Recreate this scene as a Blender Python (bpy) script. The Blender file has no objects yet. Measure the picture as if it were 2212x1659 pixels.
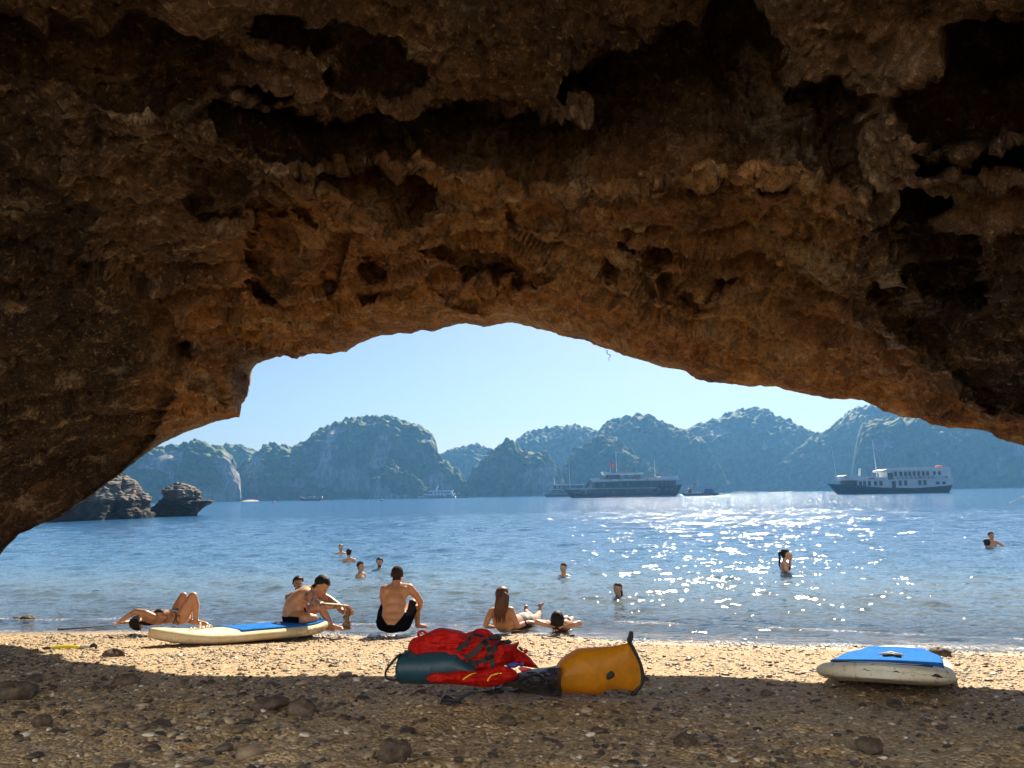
import bpy, math, random
import numpy as np
from mathutils import Vector, Matrix
S = bpy.context.scene
COL = S.collection
PI = math.pi
# ------------------------------------------------------------ camera
# picture coordinates below are those of a 2212 x 1659 view of the photograph
F0, CX, CY = 1671.0, 1106.0, 829.5
CAM = Vector((0, 0, 1.75))
PITCH, ROLL = math.atan((1068 - 829.5) / F0), math.radians(1.0)
fw = Vector((0, math.cos(PITCH), math.sin(PITCH)))
up0 = Vector((0, -math.sin(PITCH), math.cos(PITCH)))
rt0 = Vector((1, 0, 0))
rt = rt0 * math.cos(ROLL) - up0 * math.sin(ROLL)
up = up0 * math.cos(ROLL) + rt0 * math.sin(ROLL)
cd = bpy.data.cameras.new('camera'); cam = bpy.data.objects.new('camera', cd); COL.objects.link(cam)
cd.sensor_width = 36; cd.lens = 36 * F0 / 2212; cd.clip_end = 20000; cd.clip_start = .05
M = Matrix((rt, up, -fw)).transposed().to_4x4(); M.translation = CAM
cam.matrix_world = M
S.camera = cam
# ------------------------------------------------------------ sun, sky, exposure
SUN_EL, SUN_AZ = math.radians(42), math.radians(17)
sv = Vector((math.sin(SUN_AZ) * math.cos(SUN_EL), math.cos(SUN_AZ) * math.cos(SUN_EL), math.sin(SUN_EL)))
sd = bpy.data.lights.new('sun', 'SUN'); sd.energy = 4.0; sd.angle = math.radians(.5); sd.color = (1, .85, .64)
so = bpy.data.objects.new('sun', sd); COL.objects.link(so)
so.rotation_euler = sv.to_track_quat('Z', 'Y').to_euler(); so.location = (20, 60, 80)
W = bpy.data.worlds.new('World'); S.world = W; W.use_nodes = True
nt = W.node_tree; nt.nodes.clear()
sky = nt.nodes.new('ShaderNodeTexSky'); sky.sky_type = 'NISHITA'; sky.sun_disc = False
sky.sun_elevation = SUN_EL; sky.sun_rotation = SUN_AZ; sky.air_density = 1.0; sky.dust_density = 1.0; sky.ozone_density = 2.2
bg = nt.nodes.new('ShaderNodeBackground'); bg.inputs[1].default_value = .05
wo = nt.nodes.new('ShaderNodeOutputWorld')
hs = nt.nodes.new('ShaderNodeHueSaturation'); hs.inputs['Saturation'].default_value = 1.1; hs.inputs['Value'].default_value = .70; nt.links.new(sky.outputs[0], hs.inputs['Color']); nt.links.new(hs.outputs[0], bg.inputs[0]); nt.links.new(bg.outputs[0], wo.inputs[0])
S.view_settings.view_transform = 'Standard'; S.view_settings.look = 'None'
S.view_settings.exposure = 1.62; S.view_settings.gamma = 1
S.render.engine = 'CYCLES'
cy = S.cycles
cy.use_denoising = True; cy.use_adaptive_sampling = False; cy.max_bounces = 12; cy.diffuse_bounces = 8; cy.glossy_bounces = 3
cy.transmission_bounces = 4; cy.transparent_max_bounces = 12; cy.sample_clamp_indirect = 2
cy.caustics_reflective = False; cy.caustics_refractive = False
rnd = random.Random(7)
rng = np.random.default_rng(7)

# ------------------------------------------------------------ picture <-> place
def ray(px, py):
    return fw + rt * ((px - CX) / F0) + up * ((CY - py) / F0)
def on_plane(px, py, z=0.0):
    r = ray(px, py); t = (z - CAM.z) / r.z
    return CAM + r * t
def at_y(px, py, y):
    r = ray(px, py); return CAM + r * (y / r.y)
def proj(p):
    d = Vector(p) - CAM; k = d.dot(fw)
    return CX + F0 * d.dot(rt) / k, CY - F0 * d.dot(up) / k
SH_S = [-2000, -60, -30, -10, -3, -1, 0, 1.4, 2.5, 4.3, 5.3, 6.9, 9, 14, 20, 60]
SH_Z = [-6, -4, -3, -1.4, -.42, -.12, 0, .12, .24, .45, .55, .66, .8, 1.0, 1.2, 1.5]
def shore_y(x):
    x = np.asarray(x, float)
    return 10.1 - np.where(x > 0, .27, .13) * np.sqrt(x * x + 1) * np.sign(x) * np.minimum(1, np.abs(x)) + .06 * np.sin(x * 1.3 + 1)
def ground_z(x, y):
    return np.interp(shore_y(x) - np.asarray(y, float), SH_S, SH_Z)
def on_ground(px, py):
    r = ray(px, py); t0, t1 = 1.0, 400.0
    t = 1.5
    while t < 400:
        p = CAM + r * t
        if p.z < max(0, float(ground_z(p.x, p.y))): break
        t *= 1.004
    return CAM + r * t

# ------------------------------------------------------------ noise
def _h(ix, iy, iz, seed):
    h = (ix * 374761393 + iy * 668265263 + iz * 2147483647 + seed * 1274126177) & 0xFFFFFFFF
    h = ((h ^ (h >> 13)) * 1274126177) & 0xFFFFFFFF
    h = ((h ^ (h >> 16)) * 2246822519) & 0xFFFFFFFF
    return ((h ^ (h >> 15)) & 0xFFFFFF) / float(0xFFFFFF)
def vnoise(P, seed=0):
    I = np.floor(P).astype(np.int64); f = P - I; f = f * f * f * (f * (f * 6 - 15) + 10)
    out = 0
    for dx in (0, 1):
        wx = f[:, 0] if dx else 1 - f[:, 0]
        for dy in (0, 1):
            wy = f[:, 1] if dy else 1 - f[:, 1]
            for dz in (0, 1):
                wz = f[:, 2] if dz else 1 - f[:, 2]
                out = out + wx * wy * wz * _h(I[:, 0] + dx, I[:, 1] + dy, I[:, 2] + dz, seed)
    return out * 2 - 1
def fbm(P, oct=4, seed=0, gain=.5):
    a, o, s = 1.0, 0, 0
    for k in range(oct):
        o = o + a * vnoise(P * (2.03 ** k) + 17.3 * k, seed + k); s += a; a *= gain
    return o / s
def ridged(P, oct=4, seed=0):
    a, o, s = 1.0, 0, 0
    for k in range(oct):
        o = o + a * (1 - 2 * np.abs(vnoise(P * (2.1 ** k) + 9.1 * k, seed + k))); s += a; a *= .5
    return o / s
def worley(P, seed=0, jit=.9):
    I = np.floor(P).astype(np.int64); f1 = np.full(len(P), 9.0)
    for dx in (-1, 0, 1):
        for dy in (-1, 0, 1):
            for dz in (-1, 0, 1):
                c = I + np.array([dx, dy, dz])
                q = np.stack([c[:, a] + .5 + jit * (_h(c[:, 0], c[:, 1], c[:, 2], seed + 11 * a) - .5) for a in range(3)], 1)
                f1 = np.minimum(f1, ((P - q) ** 2).sum(1))
    return np.sqrt(f1)
def smooth(a, b, x):
    t = np.clip((x - a) / (b - a), 0, 1); return t * t * (3 - 2 * t)

# ------------------------------------------------------------ objects
def tag(o, label=None, cat=None, group=None, kind=None):
    if label: o['label'] = label
    if cat: o['category'] = cat
    if group: o['group'] = group
    if kind: o['kind'] = kind
    return o
def empty(name, loc, rz=0.0):
    o = bpy.data.objects.new(name, None); o.location = loc; o.rotation_euler = (0, 0, rz); o.empty_display_size = .1
    COL.objects.link(o); return o
def link_mesh(name, me, mat=None, parent=None):
    o = bpy.data.objects.new(name, me); COL.objects.link(o)
    if mat:
        for m in (mat if isinstance(mat, (list, tuple)) else [mat]): me.materials.append(m)
    if parent: o.parent = parent
    return o
def mesh(name, V, Fc, mat=None, parent=None, smooth_=True):
    me = bpy.data.meshes.new(name)
    V = np.asarray(V, dtype=np.float32); 
    if isinstance(Fc, np.ndarray):
        n, k = Fc.shape
        me.vertices.add(len(V)); me.vertices.foreach_set('co', V.ravel())
        me.loops.add(n * k); me.loops.foreach_set('vertex_index', Fc.astype(np.int32).ravel())
        me.polygons.add(n); me.polygons.foreach_set('loop_start', np.arange(n, dtype=np.int32) * k)
        me.update(calc_edges=True)
    else:
        me.from_pydata([tuple(map(float, v)) for v in V], [], [tuple(f) for f in Fc]); me.update()
    me.polygons.foreach_set('use_smooth', [smooth_] * len(me.polygons))
    return link_mesh(name, me, mat, parent)
def grid_faces(nu, nv, wrap_v=False, flip=False):
    i, j = np.meshgrid(np.arange(nu - 1), np.arange(nv if wrap_v else nv - 1), indexing='ij')
    i, j = i.ravel(), j.ravel(); j2 = (j + 1) % nv
    f = np.stack([i * nv + j, i * nv + j2, (i + 1) * nv + j2, (i + 1) * nv + j], 1)
    return f[:, ::-1] if flip else f
def attr(o, name, vals):
    a = o.data.attributes.new(name, 'FLOAT', 'POINT'); a.data.foreach_set('value', np.asarray(vals, dtype=np.float32))

# ------------------------------------------------------------ materials
class NB:
    """small helper around a material's node tree"""
    def __init__(s, name):
        s.m = bpy.data.materials.new(name); s.m.use_nodes = True; s.t = s.m.node_tree; s.t.nodes.clear()
        s.out = s.n('ShaderNodeOutputMaterial')
    def n(s, t, **kw):
        x = s.t.nodes.new(t)
        for k, v in kw.items(): setattr(x, k, v)
        return x
    def l(s, a, b): s.t.links.new(a, b)
    def val(s, sock, v):
        if hasattr(v, 'is_output'): s.l(v, sock)
        else: sock.default_value = v
    def coord(s, which='Object', scale=None, rot=None):
        c = s.n('ShaderNodeTexCoord').outputs[which]
        if scale is None: return c
        m = s.n('ShaderNodeMapping'); s.l(c, m.inputs[0]); m.inputs['Scale'].default_value = scale
        if rot: m.inputs['Rotation'].default_value = rot
        return m.outputs[0]
    def noise(s, vec, scale=5, detail=4, rough=.55, dist=0.0):
        x = s.n('ShaderNodeTexNoise'); s.l(vec, x.inputs['Vector']); x.inputs['Scale'].default_value = scale
        x.inputs['Detail'].default_value = detail; x.inputs['Roughness'].default_value = rough; x.inputs['Distortion'].default_value = dist
        return x.outputs['Fac']
    def voro(s, vec, scale=5, feature='F1', out='Distance', rnd=1.0):
        x = s.n('ShaderNodeTexVoronoi', feature=feature); s.l(vec, x.inputs['Vector']); x.inputs['Scale'].default_value = scale
        x.inputs['Randomness'].default_value = rnd
        return x.outputs[out]
    def ramp(s, fac, stops, interp='LINEAR'):
        x = s.n('ShaderNodeValToRGB'); x.color_ramp.interpolation = interp
        e = x.color_ramp.elements
        while len(e) < len(stops): e.new(.5)
        for k, (p, c) in enumerate(stops):
            e[k].position = p; e[k].color = (*c, 1) if len(c) == 3 else c
        s.l(fac, x.inputs[0]); return x.outputs[0]
    def mix(s, fac, a, b, mode='MIX'):
        x = s.n('ShaderNodeMix', data_type='RGBA', blend_type=mode)
        s.val(x.inputs[0], fac)
        for sk, v in ((x.inputs[6], a), (x.inputs[7], b)):
            s.val(sk, (*v, 1) if isinstance(v, tuple) and len(v) == 3 else v)
        return x.outputs[2]
    def math(s, op, a, b=0.0, clamp=False):
        x = s.n('ShaderNodeMath', operation=op, use_clamp=clamp); s.val(x.inputs[0], a); s.val(x.inputs[1], b); return x.outputs[0]
    def rng(s, v, a, b, c=0.0, d=1.0):
        x = s.n('ShaderNodeMapRange'); s.val(x.inputs[0], v)
        for k, q in enumerate((a, b, c, d)): x.inputs[k + 1].default_value = q
        return x.outputs[0]
    def bump(s, h, strength=.5, dist=.02, normal=None):
        x = s.n('ShaderNodeBump'); s.l(h, x.inputs['Height']); x.inputs['Strength'].default_value = strength; x.inputs['Distance'].default_value = dist
        if normal is not None: s.l(normal, x.inputs['Normal'])
        return x.outputs[0]
    def attr(s, name):
        x = s.n('ShaderNodeAttribute'); x.attribute_name = name; return x.outputs['Fac']
    def bsdf(s, color=(.5, .5, .5), rough=.6, normal=None, **kw):
        p = s.n('ShaderNodeBsdfPrincipled')
        s.val(p.inputs['Base Color'], (*color, 1) if isinstance(color, tuple) and len(color) == 3 else color)
        s.val(p.inputs['Roughness'], rough)
        if normal is not None: s.l(normal, p.inputs['Normal'])
        for k, v in kw.items(): s.val(p.inputs[k.replace('_', ' ')], v)
        s.l(p.outputs[0], s.out.inputs[0]); return p
_simple = {}
def simple(name, color, rough=.6, var=.25, scale=8.0, bump=.0, metal=0.0, spec=.5):
    """plain paint / cloth / plastic with a little uneven tone"""
    if name in _simple: return _simple[name]
    b = NB(name); c = b.coord('Object')
    n = b.noise(c, scale, 5, .6)
    col = b.mix(b.rng(n, .3, .7), tuple(x * (1 - var) for x in color), tuple(min(1, x * (1 + var)) for x in color))
    nm = b.bump(b.noise(c, scale * 6, 3), bump, .01) if bump else None
    b.bsdf(col, b.rng(n, .3, .7, rough * .85, min(1, rough * 1.15)), nm, Metallic=metal, Specular_IOR_Level=spec)
    _simple[name] = b.m; return b.m

# ============================================================ CAVE
C0 = (1150.0, 1080.0)
LIP = [(3600, 2250), (3000, 1700), (2800, 1440), (2600, 1220), (2420, 1085), (2300, 1010), (2212, 965), (2186, 958), (2156, 948), (2136, 936), (2106, 931), (2056, 927),
 (2006, 917), (1966, 904), (1926, 894), (1886, 878), (1861, 866), (1826, 865), (1791, 863), (1756, 858), (1706, 847), (1656, 839), (1606, 832),
 (1556, 828), (1531, 826), (1506, 818), (1476, 803), (1446, 798), (1416, 791), (1386, 781), (1346, 773), (1296, 751), (1256, 737), (1206, 727),
 (1156, 711), (1106, 698), (1070, 703), (1045, 707), (1000, 702), (970, 708), (940, 717), (910, 715), (890, 721), (850, 725), (805, 732),
 (780, 741), (750, 763), (710, 767), (670, 766), (655, 770), (640, 777), (626, 770), (612, 767), (585, 776), (555, 786), (545, 798), (542, 823), (539, 848),
 (525, 873), (519, 898), (495, 906), (450, 918), (410, 933), (350, 958), (320, 978), (300, 991), (265, 1023), (235, 1043), (190, 1078),
 (150, 1103), (120, 1121), (90, 1131), (65, 1146), (47, 1151), (30, 1168), (0, 1201), (-60, 1290), (-180, 1420), (-400, 1640), (-800, 2020)]
SHADE = [(-400, 1330), (0, 1393), (50, 1400), (90, 1422), (200, 1434), (290, 1440), (330, 1453), (420, 1461), (1390, 1460), (1600, 1465), (1760, 1474), (2111, 1483), (2212, 1491), (2600, 1530)]
def lip_depth(px, py):
    """distance at which the roof edge must hang so that its shadow ends where it does on the sand"""
    best = None
    for y in np.arange(5.5, 14.0, .05):
        p = at_y(px, py, y)
        q = Vector(p)
        for _ in range(4):
            zg = max(0, float(ground_z(q.x, q.y))); q = p - sv * ((p.z - zg) / sv.z)
        if q.y < 1: continue
        sx, sy = proj(q)
        e = abs(sy - np.interp(sx, [s[0] for s in SHADE], [s[1] for s in SHADE]))
        if best is None or e < best[0]: best = (e, y)
    return best
def inpoly(px, py, poly):
    px = np.asarray(px); c = np.zeros(px.shape, bool); n = len(poly); j = n - 1
    for i in range(n):
        xi, yi = poly[i]; xj, yj = poly[j]
        t = (yi > py) != (yj > py)
        with np.errstate(divide='ignore', invalid='ignore'):
            c ^= t & (px < (xj - xi) * (py - yi) / (yj - yi + 1e-12) + xi)
        j = i
    return c
L_ = lambda *p: [(x * .5, y * .5) for x, y in p]                    # left upper quarter
R_ = lambda *p: [(1106 + x * .5, y * .5) for x, y in p]             # right upper quarter
DARK = [  # recesses: (outline, strength)
 (L_((1290,790),(1330,760),(1440,740),(1560,712),(1680,730),(1800,780),(1870,830),(1880,880),(1850,950),(1740,1000),(1640,990),(1560,940),(1500,890),(1440,840),(1390,815)), 1),
 (L_((1080,860),(1160,860),(1210,900),(1230,950),(1340,1065),(1290,1075),(1300,1150),(1240,1210),(1225,1320),(1150,1310),(1100,1260),(1100,1060),(1115,970)), 1.2),
 (L_((1300,900),(1380,910),(1410,960),(1370,1010),(1330,1010),(1310,960)), 1),
 (L_((930,440),(1080,490),(1220,495),(1330,540),(1400,590),(1500,570),(1620,560),(1700,520),(1820,515),(1960,510),(2030,490),(2215,500),(2215,805),(2180,760),(2050,750),(1900,720),(1800,690),(1650,690),(1550,700),(1450,720),(1350,715),(1250,715),(1150,700),(1110,680),(1040,640),(980,600),(930,560)), 1),
 (R_((0,500),(100,520),(190,555),(290,520),(320,490),(400,445),(470,440),(340,435),(200,430),(300,350),(360,330),(480,230),(560,220),(640,160),(700,110),(780,75),(840,70),(900,95),(960,110),(1020,180),(1070,260),(1090,350),(1120,380),(1160,440),(1280,400),(1400,375),(1470,400),(1540,440),(1450,500),(1440,540),(1470,620),(1480,700),(1490,790),(1410,800),(1330,770),(1280,740),(1170,740),(1040,715),(960,730),(820,755),(700,750),(560,770),(550,790),(450,800),(300,775),(150,800),(0,805)), 1.1),
 (L_((990,340),(1080,350),(1180,355),(1230,370),(1300,420),(1240,440),(1160,470),(1110,450),(1060,400)), 1),
 (L_((0,60),(120,120),(210,210),(290,160),(380,130),(440,180),(480,170),(600,100),(760,140),(860,180),(950,220),(1000,270),(970,310),(1000,400),(960,450),(900,540),(760,530),(700,500),(560,480),(440,450),(300,400),(180,330),(0,300)), .8),
 (L_((1100,90),(1300,40),(1430,90),(1530,140),(1680,200),(1750,270),(1830,360),(1770,460),(1600,420),(1500,370),(1420,350),(1420,330),(1560,290),(1450,220),(1350,280),(1200,230),(1120,190)), .7),
 (R_((1640,440),(1700,350),(1800,290),(1900,250),(1980,225),(2212,225),(2500,200),(2500,570),(2212,600),(2000,640),(1850,670),(1740,640),(1680,570),(1640,500)), 1.1),
 (R_((1740,690),(1900,680),(2080,660),(2500,630),(2500,760),(2000,760),(1830,775),(1740,760)), 1),
 (R_((1600,950),(1620,920),(1750,865),(1860,890),(1880,940),(1960,1000),(1985,1080),(2000,1150),(2030,1250),(2050,1330),(1900,1340),(1750,1260),(1650,1120),(1580,1010)), .9),
 (R_((570,1270),(640,1260),(680,1215),(720,1220),(730,1260),(850,1330),(840,1370),(760,1350),(640,1300)), .9),
 (L_((1830,1080),(2000,1070),(2212,1110),(2290,1130),(2400,1210),(2300,1240),(2212,1220),(2100,1220),(2010,1190),(1960,1120),(1850,1090)), .7),
 (L_((1880,1250),(1960,1250),(2050,1310),(2120,1370),(2020,1370),(1940,1330)), .7),
 (L_((1590,1110),(1660,1110),(1655,1210),(1580,1240)), 1), (L_((1425,1110),(1500,1040),(1520,1050),(1470,1170),(1450,1290),(1425,1280)), .9),
 (L_((1550,1290),(1690,1250),(1680,1300),(1600,1320)), .7),
 (R_((0,900),(130,905),(170,950),(270,960),(260,980),(180,1000),(60,990),(0,980)), .8),
 (R_((570,1090),(630,1080),(680,1130),(660,1170),(600,1180),(560,1130)), .9), (R_((870,1230),(920,1240),(930,1280),(890,1280)), 1),
 (R_((780,840),(870,808),(875,840),(830,870)), 1), (R_((1070,850),(1130,815),(1180,860)), 1), (R_((1370,850),(1440,800),(1520,810),(1570,890),(1500,880)), 1),
 (R_((470,1040),(520,1030),(545,1070),(530,1110),(480,1080)), .9), (R_((390,1170),(420,1160),(480,1250),(560,1270),(500,1275),(430,1220)), .8),
 ([(0, 958), (60, 860), (130, 780), (155, 768), (165, 858), (150, 938), (115, 1018), (60, 1090), (0, 1120), (-200, 1200), (-200, 958)], .6),
 ([(-900, 560), (-200, 600), (0, 620), (150, 560), (330, 640), (420, 760), (345, 900), (302, 990), (230, 1050), (100, 1130), (0, 1190), (-300, 1400), (-900, 1900)], 1.0),
 ([(-300, 40), (0, 40), (60, 60), (100, 110), (100, 400), (190, 480), (150, 560), (50, 600), (0, 640), (-300, 700)], .6),
 (L_((870,700),(980,710),(1060,760),(1060,950),(1000,1000),(900,990),(840,900),(850,790)), .8),
 (R_((1550,1330),(1700,1250),(1900,1350),(2100,1340),(2400,1300),(2400,1700),(2100,1800),(1900,1600),(1700,1480)), .55),
]
OCH = []
def build_cave():
    NA, NR = 960, 460
    lx = np.array([p[0] for p in LIP], float) - C0[0]; ly = C0[1] - np.array([p[1] for p in LIP], float)
    ang = np.unwrap(np.arctan2(ly, lx)); rad = np.hypot(lx, ly)
    o = np.argsort(ang, kind='stable'); ang, rad = ang[o], rad[o]
    al = np.linspace(ang[0], ang[-1], NA)
    rl = np.interp(al, ang, rad)
    # depth of the lip along the arch
    key = np.linspace(0, NA - 1, 60).astype(int); dep = []
    for k in key:
        px = C0[0] + rl[k] * math.cos(al[k]); py = C0[1] - rl[k] * math.sin(al[k])
        if px > 2700 or px < -60 : dep.append(np.nan); continue
        e, y = lip_depth(px, py); dep.append(y if e < 3 else np.nan)
    dep = np.array(dep); ok = ~np.isnan(dep)
    d = np.interp(np.arange(NA), key[ok], dep[ok])
    ker = np.hanning(21); ker /= ker.sum(); d = np.convolve(np.pad(d, 10, mode='edge'), ker, 'valid')
    print('LIPDEPTH', [(int(C0[0] + rl[k] * math.cos(al[k])), round(float(d[k]), 1)) for k in key[::4]])
    # rings: distance outwards from the lip in the picture plane
    step = np.concatenate([np.full(8, 1.6), np.full(NR - 40, 3.6), np.geomspace(4, 110, 32)])
    rho = np.concatenate([[0], np.cumsum(step)])[:NR]
    A, Q = np.meshgrid(al, rho, indexing='ij')
    kk = np.hanning(121); kk /= kk.sum(); rls = np.convolve(np.pad(rl, 60, mode='reflect', reflect_type='odd'), kk, 'valid')
    bl = smooth(0, 260, Q); RR = rl[:, None] * (1 - bl) + rls[:, None] * bl + Q
    PX = C0[0] + RR * np.cos(A); PY = C0[1] - RR * np.sin(A)
    # unit directions
    rtv, upv, fwv = np.array(rt), np.array(up), np.array(fw)
    D = fwv + ((PX - CX) / F0)[..., None] * rtv + ((CY - PY) / F0)[..., None] * upv
    nrm = np.linalg.norm(D, axis=2); D /= nrm[..., None]
    ax = np.array(ray(C0[0], 1068)); ax /= np.linalg.norm(ax)
    psi = np.arccos(np.clip((D * ax).sum(2), -1, 1)); sp = np.sin(psi)
    Rlip = d / np.abs(D[:, 0, 1]); 
    h0 = np.log(Rlip) + .96 * np.log(sp[:, 0]); h0s = np.convolve(np.pad(h0, 60, mode='edge'), kk, 'valid')
    base = h0[:, None] * (1 - bl) + h0s[:, None] * bl - .96 * np.log(sp)
    # target slopes
    wob = 14 * fbm(np.stack([PX.ravel() / 60, PY.ravel() / 60, 0 * PX.ravel()], 1), 4, 5).reshape(PX.shape)
    wob2 = 14 * fbm(np.stack([PX.ravel() / 60, PY.ravel() / 60, 9 + 0 * PX.ravel()], 1), 4, 6).reshape(PX.shape)
    dark = np.zeros(PX.shape); deep = np.zeros(PX.shape)
    for poly, s in DARK:
        m_ = inpoly(PX + wob, PY + wob2, poly); dark = np.maximum(dark, s * m_)
        pa = np.array(poly); ar = abs(np.sum(pa[:, 0] * np.roll(pa[:, 1], 1) - pa[:, 1] * np.roll(pa[:, 0], 1))) / 2
        deep = np.maximum(deep, s * m_ * np.clip(math.sqrt(ar) / 240, .22, 1.0))
    k3 = np.array([1, 2, 1.]) / 4
    for _ in range(2):
        dark = np.apply_along_axis(lambda v: np.convolve(np.pad(v, 1, mode='edge'), k3, 'valid'), 1, dark)
        dark = np.apply_along_axis(lambda v: np.convolve(np.pad(v, 1, mode='edge'), k3, 'valid'), 0, dark)
        for ax_ in (0, 1): deep = np.apply_along_axis(lambda v: np.convolve(np.pad(v, 1, mode='edge'), k3, 'valid'), ax_, deep)
    gr = np.diff(base, axis=1); ga = np.diff(base, axis=0)
    dm = .5 * (dark[:, 1:] + dark[:, :-1])
    dpsi = np.diff(psi, axis=1)
    gr = gr * (1 - dm) * 1.18 + dm * (.55 * np.tan(np.minimum(psi[:, 1:], 1.1)) + .25) * dpsi
    gr[:, -33:] = np.diff(base, axis=1)[:, -33:]
    wr = 1.0; wa = .12
    # least squares, lip row fixed
    f = np.cumsum(np.concatenate([base[:, :1], gr], 1), 1)
    f = .5 * f + .5 * base; f[:, 0] = base[:, 0]
    def div(gr, ga):
        o = np.zeros(PX.shape)
        o[:, 1:] += wr * gr; o[:, :-1] -= wr * gr
        o[1:, :] += wa * ga; o[:-1, :] -= wa * ga
        o[:, 0] = 0; return o
    def Aop(x):
        return div(np.diff(x, axis=1), np.diff(x, axis=0)) + .00002 * x * (np.arange(NR) > 0)
    x0 = np.zeros(PX.shape); x0[:, 0] = base[:, 0]
    b = div(gr, ga) + .00002 * base * (np.arange(NR) > 0)
    b = b - Aop(x0)
    b[:, 0] = 0
    x = f - x0; x[:, 0] = 0
    r = b - Aop(x); p = r.copy(); rs = (r * r).sum()
    for it in range(420):
        Ap = Aop(p); a = rs / max((p * Ap).sum(), 1e-30); x += a * p; r -= a * Ap
        rn = (r * r).sum()
        if rn < 1e-9: break
        p = r + (rn / rs) * p; rs = rn
    f = x + x0
    # ledges, pits and roughness, along the ray
    P0 = (D * np.exp(f)[..., None]).reshape(-1, 3)
    fade = smooth(0, 40, Q).ravel()
    lay = P0 * np.array([.55, .55, 1.5])
    n1 = ridged(lay * .9, 4, 21)
    n2 = fbm(P0 * 2.2, 4, 31)
    w1 = worley(P0 * 6.0 + .5 * vnoise(P0 * 5, 3)[:, None], 41); w2 = worley(P0 * 14.0, 51)
    pits = .8 * smooth(.12, .5, fbm(P0 * 5.5, 3, 43)) + .5 * smooth(.4, .12, w1) * smooth(-.25, .25, fbm(P0 * .9, 3, 61)) 
    side = smooth(380, 120, PX.ravel()) + smooth(1500, 1750, PX.ravel()) * smooth(380, 520, PY.ravel())
    pits2 = smooth(.5, .15, w2)
    amp = np.exp(f.ravel())
    wf = worley(P0 * np.array([2.1, 2.1, 2.9]) + .35 * fbm(P0 * 2.5, 2, 33)[:, None], 35)
    disp = .05 * n1 + .05 * n2 + .085 * (wf - .5) + .045 * ridged(P0 * 4.0, 4, 37) + .035 * fbm(P0 * 6, 4, 71, .62) + .040 * ridged(P0 * 12, 3, 91) + .012 * ridged(P0 * 26, 2, 92)
    disp += (.06 + .07 * side) * pits + (.012 + .02 * side) * pits2
    tt_ = P0[:, 1] * 1.25 + 1.5 * fbm(P0 * np.array([.45, .6, .6]), 4, 301) + .25 * fbm(P0 * 2.2, 3, 303)
    saw = tt_ - np.floor(tt_); saw = np.minimum(saw, (1 - saw) * 12)
    disp += .24 * (saw - .5) * smooth(-.15, .3, fbm(P0 * .8, 2, 305)) * (PY.ravel() < 1500)
    tt2 = P0[:, 1] * 3.4 + P0[:, 2] * 2 + 2.2 * fbm(P0 * np.array([.8, 1.2, 1.2]), 4, 307); saw2 = tt2 - np.floor(tt2); saw2 = np.minimum(saw2, (1 - saw2) * 8)
    disp += .075 * (saw2 - .5) * smooth(-.2, .3, fbm(P0 * 1.3, 2, 309))
    rr = amp + deep.ravel() * fade
    G = (D.reshape(-1, 3) * rr[:, None]).reshape(NA, NR, 3)
    tu = np.gradient(G, axis=0); tv = np.gradient(G, axis=1)
    nrm_ = np.cross(tu, tv); nrm_ /= np.linalg.norm(nrm_, axis=2)[..., None] + 1e-9
    sg = np.sign((nrm_ * D).sum(2)); nrm_ = nrm_ * sg[..., None]                     # away from the viewer side = into the rock
    for ax_ in (0, 1):
        for _ in range(3): nrm_ = (np.roll(nrm_, 1, ax_) + nrm_ * 2 + np.roll(nrm_, -1, ax_)) / 4 if ax_ == 0 else np.concatenate([nrm_[:, :1], (nrm_[:, :-2] + 2 * nrm_[:, 1:-1] + nrm_[:, 2:]) / 4, nrm_[:, -1:]], 1)
    nrm_[:2] = nrm_[2]; nrm_[-2:] = nrm_[-3]
    nv_ = nrm_.reshape(-1, 3); nv_ /= np.linalg.norm(nv_, axis=1)[:, None] + 1e-9
    P = CAM_np + G.reshape(-1, 3) + nv_ * (disp * (.18 + .82 * fade))[:, None]
    och = inpoly(PX + 5 * wob, PY + 5 * wob2, [(295, 1100), (300, 800), (420, 640), (560, 470), (800, 360), (1150, 330), (1550, 330), (1850, 400), (1900, 600), (1980, 740), (2100, 860), (2300, 960), (2212, 1100), (1106, 1200)]).astype(float)  # lip zone gets the lighter ochre, making up for weak front light
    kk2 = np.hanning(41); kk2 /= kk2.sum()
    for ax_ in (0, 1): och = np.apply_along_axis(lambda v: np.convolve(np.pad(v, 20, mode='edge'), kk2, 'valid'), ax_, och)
    shade_mask = np.maximum(inpoly(PX + 4 * wob, PY + 4 * wob2, [(-2000, -100), (60, 60), (120, 420), (250, 620), (330, 760), (318, 900), (302, 990), (200, 1075), (0, 1200), (-2000, 2500)]),
                     inpoly(PX + 4 * wob, PY + 4 * wob2, [(1880, 430), (2010, 430), (2110, 560), (2400, 560), (2400, 900), (2212, 900), (2050, 860), (1900, 780), (1800, 650), (1860, 560)])).astype(float)  # shade painted into the wall colour where bounce light leaves it bright
    for ax_ in (0, 1): shade_mask = np.apply_along_axis(lambda v: np.convolve(np.pad(v, 20, mode='edge'), kk2, 'valid'), ax_, shade_mask)
    OCH.append(och); OCH.append(shade_mask)
    P = P.reshape(NA, NR, 3)
    # rear rim, left open so fill light reaches the cave, and the cliff outside
    back = []
    last = P[:, -1]
    for up_, bk in ((.5, -.5), (1.4, -.3), (2.4, .8)):
        q = last.copy(); q[:, 1] += bk; q[:, 0] += np.cos(al) * up_; q[:, 2] += np.maximum(np.sin(al), 0) * up_; back.append(q)
    front = []
    lp = P[:, 0]
    nx = np.cos(al); nz = np.sin(al)
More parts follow.
